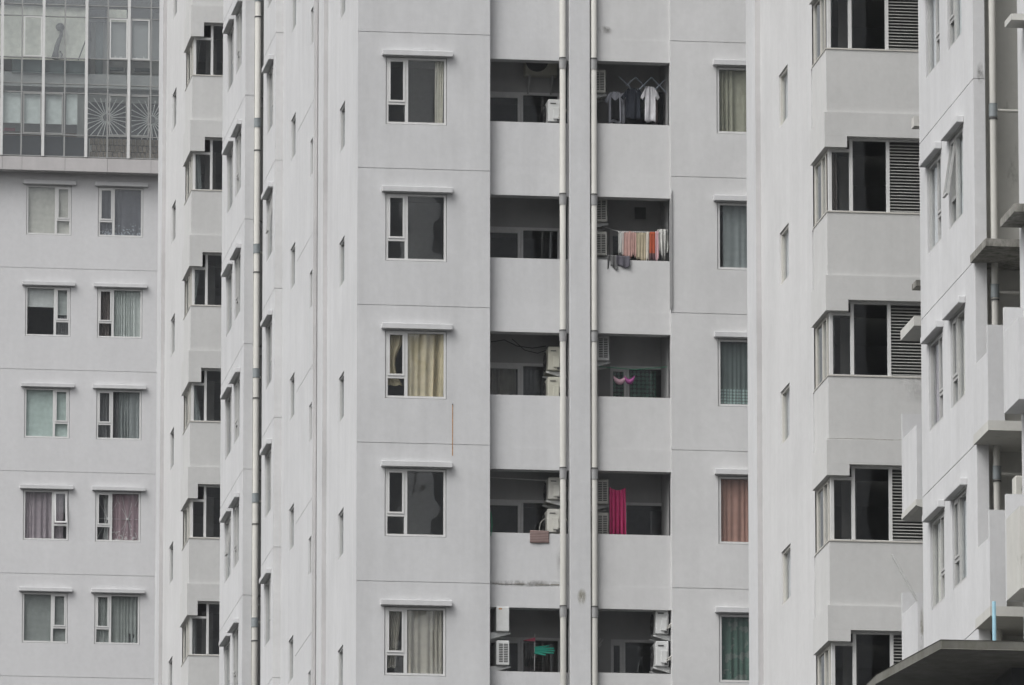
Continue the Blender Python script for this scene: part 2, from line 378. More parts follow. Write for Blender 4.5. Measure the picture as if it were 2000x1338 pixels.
# ================================================================== GROUND
g = bpy.data.objects.new('ground', MB().quad((-3000, -3000, 0), (3000, -3000, 0), (3000, 3000, 0), (-3000, 3000, 0)).mesh('ground', M['ground'])); link(g); g['kind'] = 'structure'

# ================================================================== FAR LEFT TOWER (glass storeys above plastered storeys)
YA = 261.4
A = thing('apartment_building', 'most distant white apartment building with glass curtain wall over its upper storeys', 'building')
rA = []; gA = [59, 56, 53, 50, 47, 44, 41]
for gz in gA: rA.append((12, 27, gz-GR, gz, GD, True))
AW, AH = 1.29, 1.45
winA = []
for i, gz in enumerate(gA[:6]):
    for c in (0, 1):
        x0 = (XY(52.5, YA, 400), XY(192.6, YA, 400))[c]
        winA.append((i, c, x0, gz-WTOP-AH)); rA.append((x0-.012, x0+AW+.012, gz-WTOP-AH-.012, gz-WTOP+.012, .13, False))
zl0, zl1 = ZY(0, 330, 260.95), ZY(0, 304, 260.95)      # ledge under the glass
mb = MB(); facade(mb, 'front', YA, 12, 27, 0, zl1, rA); mb.box(12, 27, 265.6, 275, 0, TOPZ+12); mb.box(12, 27, 261.5, 275, TOPZ+8, TOPZ+12)
mb.build('wall', M['wall_far'], A)
rm = MB()
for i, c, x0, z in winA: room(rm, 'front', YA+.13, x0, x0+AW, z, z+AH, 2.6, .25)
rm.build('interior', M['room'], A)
sA = {
 (0, 0): ('window with a cream panelled blind fully drawn', [(0, 1, 0, 1, 'c_blind_cream', dict(folds=0))]),
 (0, 1): ('window with dark sheer curtain sprigged with pale flowers', [(0, 1, 0, 1, 'c_sprig', dict(folds=9, amp=.015))]),
 (1, 0): ('window with pale blind half lowered over a dark room', [(0, .64, .6, 1, 'c_pale', dict(folds=0)), (.64, 1, .45, 1, 'c_greenwhite', dict(folds=0)), (.64, 1, 0, .5, 'c_smoke', dict(folds=5, amp=.01))]),
 (1, 1): ('window with pale grey green curtain and brown drape beside it', [(.34, 1, 0, 1, 'c_greenwhite', dict(folds=10, amp=.02)), (0, .27, 0, 1, 'c_brown', dict(folds=4))]),
 (2, 0): ('window with mint green blind fully drawn', [(0, 1, 0, 1, 'c_mint', dict(folds=0))]),
 (2, 1): ('window with smoky grey sheer curtains in soft folds', [(.5, 1, 0, 1, 'c_grey', dict(folds=6)), (0, .62, 0, 1, 'c_smoke', dict(folds=6))]),
 (3, 0): ('window with mauve curtains and its small sash swung open', [(0, .64, 0, 1, 'c_mauve', dict(folds=6, amp=.035)), (.64, .9, 0, 1, 'c_mauve', dict(folds=3))]),
 (3, 1): ('window with pink lace curtain behind a curved white grille', [(.3, 1, 0, 1, 'c_pinklace', dict(folds=6, amp=.02)), (.2, .32, 0, 1, 'c_gauze', dict(folds=3))]),
 (4, 0): ('window with flat grey green blind fully drawn', [(0, 1, 0, 1, 'c_ggreen', dict(folds=0))]),
 (4, 1): ('window with grey green curtain caught up at one corner', [(0, 1, 0, 1, 'c_ggreen', dict(folds=12, amp=.018))]),
}
for i, c, x0, z in winA:
    lab, cur = sA.get((i, c), (None, []))
    wA = window(A, (x0, YA+.02, z), 0, AW, AH, .44 if c else AW-.44, label=lab, curtains=cur, glass='glass_clear', tilt=math.radians(9) if (i, c) == (3, 0) else 0, sash_mat='sash_new' if (i, c) == (3, 0) else None)
    canopy(A, (x0-.12, YA, z+AH+.025), 0, AW+.26)
    if (i, c) == (0, 0):
        for q in (.18, .5, .82):
            MB().box(0, AW, 0, .01, 0, .012).build('blind_seam', M['c_grey'], wA, loc=(0, .158, q*AH))
    if (i, c) == (3, 1):
        gm = MB()
        for cx in (.36, .93):
            zc = .68
            for s in (-1, 1):
                for kk in (.12, .30):
                    gm.tube([(cx+s*(.03+kk*abs(math.sin(t*1.35))**1.5), .1, zc+t*.66) for t in [q/8-1 for q in range(17)]], .006, 5)
            gm.tube([(cx, .09, zc-.03), (cx, .09, zc+.03)], .035, 8)
        gm.tube([(.06, .1, .68), (AW-.06, .1, .68)], .006, 5)
        gm.build('window_grille', M['alu'], wA)
    if (i, c) == (4, 1):
        MB().prism([(.98, .34), (1.2, .30), (1.02, .06)], 'y', .10, .112).build('curtain_gap_shade', M['black'], wA)  # black patch painted for the unlit room past the lifted corner
# ledge: panels
us = [-240, -158, -76, 5, 43, 127, 210, 295, 378]
for k in range(len(us)-1):
    MB().box(XY(us[k], 260.95, 315)+.004, XY(us[k+1], 260.95, 315)-.004, 260.95, 261.42, zl0, zl1).build('ledge_panel', M['ledge'], A)
MB().box(12, 27, 261.0, 261.41, zl0+.02, zl1-.02).build('ledge_core', M['alu_grey'], A)
# glass storeys
YG = 261.02; V0 = lambda v: ZY(100, v, YG)
zz = [V0(305), V0(263), V0(181), V0(163), V0(140), V0(113), V0(32), V0(9), V0(-60)]
cols = [XY(u, YG, 200) for u in (-160, -118, -76, -38, 3, 42, 84, 126, 168, 210, 251, 294, 336, 378)]
for i, x in enumerate(cols):
    thick = i % 2 == 0
    wd = .038 if thick else .02
    MB().box(x-wd, x+wd, YG-(.09 if thick else .03), YG+.05, zz[0]-.02, zz[-1]).build('mullion', M['alu'] if thick else M['alu_grey'], A)
for j, z in enumerate(zz):
    for i in range(len(cols)-1):
        a = .038 if i % 2 == 0 else .02; b = .02 if i % 2 == 0 else .038
        if j not in (4,): MB().box(cols[i]+a, cols[i+1]-b, YG-.02, YG+.04, z-.014, z+.014).build('transom', M['alu_grey'], A)
for j in range(len(zz)-1):
    for i in range(len(cols)-1):
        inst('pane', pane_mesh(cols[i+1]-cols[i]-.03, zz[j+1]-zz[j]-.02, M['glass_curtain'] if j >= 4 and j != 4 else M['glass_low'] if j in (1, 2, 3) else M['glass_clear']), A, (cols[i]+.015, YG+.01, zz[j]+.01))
# hinged lights: bright inner frames
for (ci, j) in ((5, 5), (9, 5), (10, 5), (5, 1), (6, 1), (9, 1), (10, 1)):
    x0, x1, z0, z1 = cols[ci]+.045, cols[ci+1]-.045, zz[j]+.02, zz[j+1]-.02; t = .035
    MB().box(x0, x0+t, YG-.025, YG+.0, z0, z1).box(x1-t, x1, YG-.025, YG, z0, z1).box(x0+t, x1-t, YG-.025, YG, z0, z0+t).box(x0+t, x1-t, YG-.025, YG, z1-t, z1).build('sash', M['alu'] if j == 5 else M['alu_grey'], A)
# what stands behind the glass; some panels carry its reflections as colour
XA = lambda u, Y: XY(u, Y, 150)
MB().box(12, 27, 261.25, 265.5, V0(166), V0(139)).build('floor_slab', M['alu_grey'], A)
MB().box(12, 27, 261.25, 265.5, V0(8), V0(-14)).build('floor_slab', M['dark'], A)
M['beige'] = clothmat('sky_reflection_beige', (.78, .77, .69)); M['paleroom'] = plain('pale_partition', (0.308, 0.316, 0.300), .9); M['seat'] = plain('navy_panel', (.02, .025, .03), .6)  # the beige holds reflected sky brightness as plain colour
M['pblind'] = clothmat('pale_blind', (0.508, 0.539, 0.531)); M['tealdim'] = plain('teal_panel', (0.077, 0.100, 0.100), .8)
MB().box(XA(-160, 261.6), XA(170, 261.4), 261.36, 261.4, V0(112), V0(8)).build('blind', M['beige'], A)  # bright panel painted for the sky reflected in the upper panes
MB().box(XA(22, 261.4), XA(168, 261.4), 261.15, 261.2, V0(141), V0(116)).build('spandrel_panel', M['tealdim'], A)  # dark reflected band, built as a panel
MB().box(XA(170, 263), XA(400, 262), 261.7, 261.75, V0(140), V0(8)).build('partition', M['paleroom'], A)
MB().box(XA(183, 262), XA(196, 262), 261.3, 261.5, V0(140), V0(20)).build('room_column', M['tealdim'], A)
MB().box(XA(196, 262), XA(206, 262), 261.4, 261.5, V0(140), V0(22)).build('room_column', M['alu_grey'], A)
for a, b in ((213, 246), (258, 291)): MB().box(XA(a, 261.6), XA(b, 261.6), 261.15, 261.2, V0(113), V0(42)).build('screen', M['alu_grey'], A)
for a, b in ((214, 240), (262, 292)): MB().box(XA(a, 261.6), XA(b, 261.6), 261.4, 261.5, V0(128), V0(122)).build('desk_edge', M['tealdim'], A)
for a, b in ((-80, 41), (45, 82), (88, 122), (128, 150)):
    MB().box(XA(a, 261.4), XA(b, 261.4), 261.10, 261.12, V0(241), V0(182)).build('blind', M['pblind'], A)
MB().box(XA(-80, 262), XA(168, 262), 262.4, 262.5, V0(300), V0(166)).build('partition', M['room_dark'], A)
MB().box(XA(151, 261.6), XA(172, 261.6), 261.5, 261.6, V0(300), V0(166)).build('room_column', M['paleroom'], A)
MB().box(XA(-80, 261.4), XA(165, 261.4), 261.2, 261.24, V0(304), V0(264)).build('spandrel_panel', M['seat'], A)
for a, b, c in ((9, 30, 'pinkflag'), (5, 40, 'wood'), (45, 82, 'wood'), (88, 122, 'alu_grey'), (128, 150, 'wood')):
    hh = (244, 250) if c == 'pinkflag' else (250, 262)
    MB().box(XA(a, 261.7), XA(b, 261.7), 261.55 if c == 'pinkflag' else 261.6, 261.9, V0(hh[1]), V0(hh[0])).build('stacked_goods', M[c], A)
MB().box(XA(172, 262), XA(400, 262), 262.2, 262.3, V0(304), V0(166)).build('partition', M['seat'], A)
MB().box(XA(172, 261.5), XA(400, 261.5), 261.6, 261.7, V0(188), V0(166)).build('curtain_box', M['paleroom'], A)
for cu, cv in ((209, 222), (296, 224)):                 # sunburst screens
    cx, cz = XA(cu, 261.4), V0(cv); s = MB()
    for k in range(24):
        t = 2*math.pi*k/24+.06; c_, s_ = math.cos(t), math.sin(t)
        r1 = min(.58/abs(c_) if abs(c_) > 1e-3 else 9, .58/abs(s_) if abs(s_) > 1e-3 else 9, .72)
        s.tube([(cx+.10*c_, 261.36, cz+.10*s_), (cx+r1*c_, 261.36, cz+r1*s_)], .014, 5)
    hub = s.build('sunburst_screen', M['alu'], A)
    MB().tube([(cx, 261.32, cz), (cx, 261.40, cz)], .11, 16).build('hub', M['dark'], hub)
bk = MB()
for r in range(3):
    for k in range(22):
        x = XA(176, 261.4)+k*.135+(.06 if r % 2 else 0); z = V0(304)+.02+r*.20
        bk.box(x, x+.11, 261.24, 261.30, z, z+.18)
M['tileb'] = plain('brown_tile', (0.169, 0.146, 0.115), .8, 0, .3, 30)
bk.build('tile_panel', M['tileb'], A)['kind'] = 'stuff'; MB().box(XA(174, 261.4), XA(400, 261.4), 261.305, 261.36, V0(304), V0(264)).build('spandrel_panel', M['paleroom'], A)
rg = random.Random(9); pm = MB()
for a, b in ((214, 246), (258, 292)):
    u = a
    while u < b:
        h_ = rg.uniform(3, 11); pm.prism([(XA(u, 261.1), V0(113)), (XA(u+4.5, 261.1), V0(113)), (XA(u+2+rg.uniform(-1, 1), 261.1), V0(113-h_))], 'y', 261.08, 261.12); u += 3
pm.build('ragged_reflection', M['rod'], A)  # white points modelled for broken reflections along the pane bottoms
for a, b, c, d in ((172, 206, 14, 38), (248, 300, 10, 30)): MB().box(XA(a, 261.3), XA(b, 261.3), 261.2, 261.24, V0(d), V0(c)).build('dark_reflection_panel', M['seat'], A)  # dark panels painted in place of reflections in the top panes
for a, b, c, d in ((212, 246, 12, 36),): MB().box(XA(a, 261.3), XA(b, 261.3), 261.2, 261.24, V0(d), V0(c)).build('pale_reflection_panel', M['beige'], A)  # pale panel painted in place of a reflection
# dark reflection in the glass, modelled as a figure with a globe
cx, cz = XA(115, 261.3), V0(113)
st = MB(); K_ = .0143
prof = [(107, 112), (108, 100), (110, 88), (114, 76), (118, 66), (119, 58), (117, 54)]
st.tube([(XA(u, 261.3), 261.2, V0(v)) for u, v in prof], [.10, .085, .075, .065, .055, .04, .035], 10)
st.tube([(XA(100, 261.3), 261.14, V0(112)), (XA(103, 261.3), 261.14, V0(102)), (XA(109, 261.3), 261.14, V0(97))], .022, 8)
st.tube([(XA(118, 261.3), 261.14, V0(112)), (XA(120, 261.3), 261.14, V0(104)), (XA(116, 261.3), 261.14, V0(98))], .022, 8)
sto = thing('reflected_figure', 'dark shape with a ball modelled after a reflection in the distant glass wall', 'reflected_figure', (cx, 261.3, cz))
o_ = st.build('figure', M['dark'], None, smooth=True); o_.parent = sto; o_.matrix_parent_inverse = Matrix.Translation(-sto.location)
bm = bmesh.new(); bmesh.ops.create_uvsphere(bm, u_segments=16, v_segments=10, radius=.13); me = bpy.data.meshes.new('globe'); bm.to_mesh(me); bm.free()
bmesh_mat = M['dark']; me.materials.append(bmesh_mat)
inst('globe', me, sto, (XA(116, 261.3)-cx, -.1, V0(50)-cz))
pole = MB().tube([(XA(152, 261.3), 261.2, V0(113)), (XA(166, 261.3), 261.15, V0(74))], .018, 6).build('pole', M['dark'])
tag(pole, 'thin dark pole leaning behind the distant glass wall', 'pole')

# air: a thin even haze over the whole place
hz_ = MB().box(-200, 260, -30, 300, -1, TOPZ+16).build('haze', M['wall']); hz_['kind'] = 'stuff'
hm = bpy.data.materials.new('haze'); hm.use_nodes = True; hm.node_tree.nodes.clear()
hv = hm.node_tree.nodes.new('ShaderNodeVolumePrincipled'); hv.inputs['Color'].default_value = (.9, .93, .97, 1); hv.inputs['Density'].default_value = 0.0001; hv.inputs['Anisotropy'].default_value = 0.2
ho = hm.node_tree.nodes.new('ShaderNodeOutputMaterial'); hm.node_tree.links.new(hv.outputs[0], ho.inputs['Volume'])
hz_.data.materials.clear(); hz_.data.materials.append(hm)

# ================================================================== a bay stack: parapets, beams, corner windows, louvres (two towers have one)
def bay_stack(B, Xs, Yf, Yfar, Xr, sills, notch, mull, big, drop, louver, mat, seed, room_mat='room_dark', curtains=None):
    """Xs, Yf: left and front plane of the parapets; notch/mull/big: X of the beam notch, of the mullion and of the second mullion"""
    rm = MB(); rnd = random.Random(seed)
    for k, S in enumerate(sills):
        nx = notch[k] if isinstance(notch, list) else notch
        mxk = mull[k] if isinstance(mull, list) else mull
        MB().box(Xs, Xr, Yf, Yfar, S-1.19, S-.025).build('parapet', M[mat], B)
        MB().box(Xs-.012, Xr, Yf-.014, Yfar, S-.025, S).build('sill', M['alu_warm'], B)
        top = 1.37; dr = top-drop
        b = MB(); b.box(Xs-.045, Xr, Yf-.05, Yfar+.05, S+top, S+1.81)                       # beam
        b.box(Xs-.045, nx, Yf-.05, Yf+.22, S+top-dr, S+top-.001); b.box(Xs-.045, Xs+.14, Yf+.22, Yfar+.05, S+top-dr, S+top-.001)
        b.build('beam', M[mat], B)
        # front window
        y0, y1 = Yf+.10, Yf+.16; xs = Xs+.045
        f = MB(); h = .05
        f.box(xs, xs+.06, y0, y1+.03, S, S+top-dr)                                      # corner post
        f.box(mxk, mxk+.06, y0, y1, S, S+top)
        f.box(xs+.06, mxk, y0, y1, S+top-dr-.055, S+top-dr)                             # low head
        f.box(mxk+.06, Xr, y0, y1, S+top-.045, S+top)
        f.box(xs+.06, Xr, y0, y1, S, S+.03)
        if nx < mxk-.03: f.box(nx, mxk, y0, y1, S+top-.04, S+top)
        if big is not None: f.box(big, big+.06, y0, y1, S+.03, S+top-.045)
        fw = f.build('window', M['alu'], B)
        inst('pane', pane_mesh(mxk-xs-.06, top-dr-.05, M['glass']), fw, (xs+.06, y0+.03, S+.02))
        xe = big if big is not None else Xr
        inst('pane', pane_mesh(xe-mxk-.06, top-.06, M['glass']), fw, (mxk+.06, y0+.03, S+.02))
        # side window in the left face
        L = Yfar-Yf
        f = MB(); x0, x1 = xs, xs+.05
        f.box(x0, x1, Yfar-.02, Yfar+.16, S-.9 if False else S, S+top-dr)                # wide far post
        f.box(x0, x1, y1+.03, Yfar-.02, S+top-dr-.05, S+top-dr); f.box(x0, x1, y1+.03, Yfar-.02, S, S+.03)
        for q in (.52, .22): f.box(x0-.01, x1, Yf+L*q, Yf+L*q+.06, S+.03, S+top-dr-.05)
        sw = f.build('side_window', M['alu_warm'], B)
        for a, c in ((Yf+L*.52+.06, Yfar-.02), (Yf+L*.22+.06, Yf+L*.52), (y1+.03, Yf+L*.22)):
            inst('pane', pane_mesh(c-a, top-dr-.08, M['glass_side']), sw, (xs+.02, c, S+.03), LEFT)
        # room: back, right, floor, ceiling
        D = 2.6; zc = S+top+.2
        rm.quad((xs, Yfar+D, S-.8), (Xr, Yfar+D, S-.8), (Xr, Yfar+D, zc), (xs, Yfar+D, zc))
        rm.quad((xs, Yf+.17, S-.02), (Xr, Yf+.17, S-.02), (Xr, Yfar+D, S-.02), (xs, Yfar+D, S-.02))
        rm.quad((xs+.05, Yf+.22, zc-.2), (Xr, Yf+.22, zc-.2), (Xr, Yfar+D, zc-.2), (xs+.05, Yfar+D, zc-.2))
        rm.quad((xs+.02, Yfar+.05, S-.02), (xs+.02, Yfar+D, S-.02), (xs+.02, Yfar+D, zc), (xs+.02, Yfar+.05, zc))
        rm.quad((Xr, Yf+.05, S-.02), (Xr, Yfar+D, S-.02), (Xr, Yfar+D, zc), (Xr, Yf+.05, zc))
        rm.quad((xs+.45, Yf+1.6, S), (xs+.75, Yf+1.75, S), (xs+.75, Yf+1.75, zc-.2), (xs+.45, Yf+1.6, zc-.2))     # pier inside the room
        if louver:
            lx0 = big+.06; fr = MB().box(Xr-.05, Xr, y0, y1, S+.03, S+top-.045).build('louver_frame', M['alu'], B)
            blade = MB().prism([(-.028, -.012), (-.020, -.016), (.028, .012), (.020, .016)], 'x', 0, Xr-.05-lx0)
            key = ('blade', round(Xr-lx0, 3))
            if key not in _wc: _wc[key] = blade.mesh('louver_blade', M['louver'])
            n = 0; z = S+.055
            while z < S+top-.07:
                if k == 0 and 6 == n: z += .045
                inst('louver_blade', _wc[key], fr, (lx0, y0+.03, z)); z += .0575; n += 1
            MB().box(lx0, Xr-.05, y1+.03, y1+.05, S+.03, S+top-.05).build('louver_backing', M['dark'], fr)
        if curtains and curtains.get(k):
            a, c, mt, ln = curtains[k]
            inst('curtain', curtain_mesh(c-a, top-dr-.05, M[mt], folds=4, amp=.02, lean=ln, seed=k), fw, (a, y1+.14, S+.02))
    rm.build('interior', M[room_mat], B)

# ================================================================== LEFT TOWER: slim side wall with slit windows and a bay stack
B = thing('apartment_tower', 'white tower left of centre with one stack of corner bay windows', 'building')
X2 = 22.3
sb = [54.33-3*k for k in range(-1, 7)]
bx = {'n': [394, 394, 397, 394, 393, 388, 389, 390], 'm': [409, 409, 409, 401, 400.5, 401, 407.5, 407]}
bay_stack(B, X2-.02, 228.6, YX(360, X2), 26, sb, [XY(u, 228.6) for u in bx['n']], [XY(u, 228.6) for u in bx['m']], None, 1.0, False, 'bay', 1, 'room_dark',
          {1: (XY(376, 228.8), XY(389, 228.8), 'c_grey2', -.1), 2: (XY(375, 228.8), XY(389, 228.8), 'c_grey', .05), 3: (XY(375, 228.8), XY(391, 228.8), 'c_grey', -.12), 4: (XY(374, 228.8), XY(384, 228.8), 'c_grey', .15), 6: (XY(376, 228.8), XY(388, 228.8), 'c_grey2', 0)})
yb0, yb1 = YX(360, X2), YX(321.6, X2)
rB = []; wB = []
for k in range(-1, 7):
    zt = 55.02-3*k; y0, y1 = YX(341, X2), YX(333.5, X2)
    rB.append((y0, y1, zt-1.0, zt, .14, False)); wB.append((y0, y1, zt-1.0))
for k in range(-1, 7): rB.append((yb0, yb0+.16, 54.33-3*k-1.75, 54.33-3*k, .06, True))
mb = MB(); facade(mb, 'left', X2, yb0, yb1, 0, TOPZ, rB)
mb.box(X2, X2+.05, yb0+.001, yb0+.002, 0, .01)
mb.build('wall', M['wall_old'], B)
facade(MB(), 'left', X2-.10, yb1, YX(306.5, X2-.1), 0, TOPZ, []).build('wall', M['wall'], B)
MB().quad((X2-.10, yb1, 0), (X2, yb1, 0), (X2, yb1, TOPZ), (X2-.10, yb1, TOPZ)).build('pilaster', M['joint'], B)
mb = MB(); mb.box(X2+3, 34, 231, YX(306.5, X2-.1), 0, TOPZ); mb.quad((X2-.1, YX(306.5, X2-.1), 0), (26, YX(306.5, X2-.1), 0), (26, YX(306.5, X2-.1), TOPZ), (X2-.1, YX(306.5, X2-.1), TOPZ)); mb.build('wall', M['wall'], B)
rm = MB()
for y0, y1, z in wB:
    room(rm, 'left', X2+.14, y0, y1, z, z+1.0, 2.0, .1); window(B, (X2+.035, y1, z), LEFT, y1-y0, 1.0, None, mat='alu_side', glass='glass_side')
rm.build('interior', M['room'], B)

# ================================================================== CENTRAL TOWER
T = thing('apartment_tower', 'central white tower with laundry balconies and two cream drainpipes', 'building')
YD0, YD1 = 211.75, YX(432, 21.9)                 # wing with paired windows
XE = XY(494, YD0)
def side_windows(par, rects, X, g_list, spans, cas, tilts=None, glass='glass_side', canopies=True, rm=None, curt=None):
    for k, gz in enumerate(g_list):
        z = gz-WBOT; H = WBOT-WTOP
        for q, (ua, ub) in enumerate(spans):
            y1, y0 = ua, ub                               # far, near
            rects.append((y0-.03, y1+.03, z-.014, z+H+.014, .14, False))
            if rm is not None: room(rm, 'left', X+.14, y0, y1, z, z+H, 2.5, .12)
            W = y1-y0
            t = (tilts or {}).get((k, q), 0)
            c = (curt or {}).get((k, q), [(0, 1, 0, 1, 'c_gauze', dict(folds=8, amp=.02))] if (k+q) % 3 else [])
            window(par, (X+.03, y1, z), LEFT, round(W, 3), H, (.45 if cas[q] else round(W, 3)-.45), mat='alu_side', glass=glass, tilt=t, curtains=c)
            if canopies: canopy(par, (X, y1+.13, z+H+.025), LEFT, W+.26)
rD = []; rm = MB(); gD = [53, 50, 47, 44, 41, 38, 35]
side_windows(T, rD, 21.9, gD, [(YX(441.5, 21.9), YX(452.5, 21.9)), (YX(458, 21.9), YX(468.5, 21.9))], [0, 1], rm=rm, tilts={(4, 0): math.radians(7)})
for gz in gD: rD.append((YD0, YD1, gz-GR, gz, GD, True))
facade(MB(), 'left', 21.9, YD0, YD1, 0, TOPZ, rD).build('wall', M['wall'], T)
mb = MB(); facade(mb, 'front', YD0, 21.9, XE, 0, TOPZ, [(21.9, XE, gz-GR, gz, GD, True) for gz in gD])
mb.quad((XE, YD0, 0), (XE, 212.75, 0), (XE, 212.75, TOPZ), (XE, YD0, TOPZ)); mb.quad((XE, 212.75, 0), (26, 212.75, 0), (26, 212.75, TOPZ), (XE, 212.75, TOPZ))
mb.quad((21.9, YD1, 0), (27, YD1, 0), (27, YD1, TOPZ), (21.9, YD1, TOPZ)); mb.build('wall', M['wall'], T)
# second wing
YF1, YF0 = YX(512, 21.92), 205.2
rF = []; gF = [53, 50, 47, 44, 41, 38, 35, 32]
side_windows(T, rF, 21.92, gF, [(YX(519.5, 21.92), YX(530.5, 21.92))], [0], rm=rm, tilts={(2, 0): math.radians(8)})
for gz in gF: rF.append((YF0, YF1, gz-GR, gz, GD, True))
facade(MB(), 'left', 21.92, YF0, YF1, 0, TOPZ, rF).build('wall', M['wall'], T)
mb = MB(); facade(mb, 'front', YF0, 21.92, 22.1, 0, TOPZ, [(21.92, 22.1, gz-GR, gz, GD, True) for gz in gF])
mb.quad((21.92, YF1, 0), (26, YF1, 0), (26, YF1, TOPZ), (21.92, YF1, TOPZ)); mb.build('wall', M['wall_old'], T)
# long wall with slit windows
YG0 = 198.85
rG = []; wG = []
for k in range(-3, 5):
    gz = 47-3*k
    a, b = YX(566.5, 22.1), YX(575.4, 22.1); rG.append((b, a, gz-.42+0, gz+.55, .13, False)); wG.append((22.1, b, a, gz-.42, .97))
    a, b = YX(604.5, 22.1), YX(609.5, 22.1); rG.append((b, a, gz-1.64, gz-.82, .13, False)); wG.append((22.1, b, a, gz-1.64, .82))
    rG.append((YG0, YX(579, 22.1), gz-GR, gz, GD, True))
facade(MB(), 'left', 22.1, YG0, YF0, 0, TOPZ, rG).build('wall', M['wall'], T)
YS = YX(630, 22.2)
mb = MB(); mb.quad((22.1, YG0, 0), (22.2, YG0, 0), (22.2, YG0, TOPZ), (22.1, YG0, TOPZ)); mb.quad((22.2, YS, 0), (22.3, YS, 0), (22.3, YS, TOPZ), (22.2, YS, TOPZ)); mb.build('pilaster', M['joint'], T)
facade(MB(), 'left', 22.2, YS, YG0, 0, TOPZ, []).build('wall', M['wall'], T)
MB().tube([(22.17, YG0-.012, 0), (22.172, YG0-.012, 30), (22.165, YG0-.012, 43), (22.172, YG0-.012, TOPZ)], .011, 6).build('conduit', M['rust_pale'] if 'rust_pale' in M else M['joint'], T)
YH = 192.1; XH = 22.31
rH = []
for k in range(-2, 5):
    zt = 46.02-3*k; a, b = YX(662, 22.3), YX(672, 22.3); rH.append((b, a, zt-1.0, zt, .13, False)); wG.append((22.3, b, a, zt-1.0, 1.0))
facade(MB(), 'left', 22.3, YH, YS, 0, TOPZ, rH).build('wall', M['wall'], T)
for X, b, a, z, h in wG:
    room(rm, 'left', X+.13, b, a, z, z+h, 1.6, .1); window(T, (X+.03, a, z), LEFT, round(a-b, 3), h, None, mat='alu_side', glass='glass_side', curtains=[(0, 1, 0, 1, 'c_gauze', dict(folds=0))] if h > .9 else [])
# main front
XL1 = XY(957, YH); XP0, XP1 = 26.9, 27.33; XR0 = XY(1311, YH)
gH = [50, 47, 44, 41, 38, 35, 32]
rH = [(22.3, XL1, gz-GR, gz, GD, True) for gz in gH]; HW, HH = 1.30, 1.46; xw = XY(753.5, YH)
for gz in gH: rH.append((xw-.012, xw+HW+.012, gz-WBOT-.012, gz-WTOP+.012, .13, False))
mb = MB(); facade(mb, 'front', YH, 22.3, XL1, 0, TOPZ, rH); mb.quad((XL1, YH, 0), (XL1, YH+.6, 0), (XL1, YH+.6, TOPZ), (XL1, YH, TOPZ)); mb.build('wall', M['wall'], T)
xr = XY(1403, YH)
rR = [(XR0, 34, gz-GR, gz, GD, True) for gz in gH]
for gz in gH: rR.append((xr-.012, xr+HW+.012, gz-WBOT-.012, gz-WTOP+.012, .13, False))
mb = MB(); facade(mb, 'front', YH, XR0, 34, 0, TOPZ, rR); mb.quad((XR0, YH, 0), (XR0, YH+.4, 0), (XR0, YH+.4, TOPZ), (XR0, YH, TOPZ)); mb.build('wall', M['wall_old'], T)
sH = {
 1: ('window onto a dark room with a cream curtain pulled aside', [(.82, .97, 0, 1, 'c_cream', dict(folds=4, lean=-.03))]),
 2: ('dark window with no curtain, just above the golden one', []),
 3: ('window with golden yellow curtains drawn', [(.33, 1, 0, 1, 'c_gold', dict(folds=4, amp=.065, lean=-.06)), (.02, .29, .2, 1, 'c_gold', dict(folds=3, pinch=.16, amp=.04))]),
 4: ('dark window with no curtain, just below the golden one', []),
 5: ('window with taupe curtains drawn and a cream strip at one side', [(.33, .97, 0, 1, 'c_taupe', dict(folds=6, amp=.045)), (.02, .28, .12, 1, 'c_taupe', dict(folds=4, lean=-.12))]),
}
sR = {
 1: ('half hidden window with olive curtain in deep folds', [(0.02, 1, 0, 1, 'c_olive', dict(folds=11, amp=.05))]),
 2: ('half hidden window with smooth grey curtain', [(.1, 1, 0, 1, 'c_grey', dict(folds=5, amp=.012, lean=-.0))]),
 3: ('half hidden window with dark sheer curtain hemmed in pale lace', [(0.02, 1, 0.02, 1, 'c_lace', dict(folds=9, amp=.02))]),
 4: ('half hidden window with terracotta curtain', [(0.04, 1, 0, 1, 'c_terra', dict(folds=12, amp=.03))]),
 5: ('half hidden window with deep green curtain', [(0.02, 1, 0, 1, 'c_green', dict(folds=11, amp=.04))]),
}
for k, gz in enumerate(gH):
    lab, cur = sH.get(k, (None, []))
    window(T, (xw, YH+.02, gz-WBOT), 0, HW, HH, .44, label=lab, curtains=cur)
    canopy(T, (xw-.10, YH, gz-WTOP+.025), 0, HW+.23, .13, .12)
    room(rm, 'front', YH+.13, xw, xw+HW, gz-WBOT, gz-WTOP, 2.8, .5)
    lab, cur = sR.get(k, (None, []))
    window(T, (xr, YH+.02, gz-WBOT), 0, HW, HH, HW-.44, label=lab, curtains=cur)
    canopy(T, (xr-.10, YH, gz-WTOP+.025), 0, HW+.23, .13, .12)
    room(rm, 'front', YH+.13, xr, xr+HW, gz-WBOT, gz-WTOP, 2.8, .5)
rm.build('interior', M['room'], T)
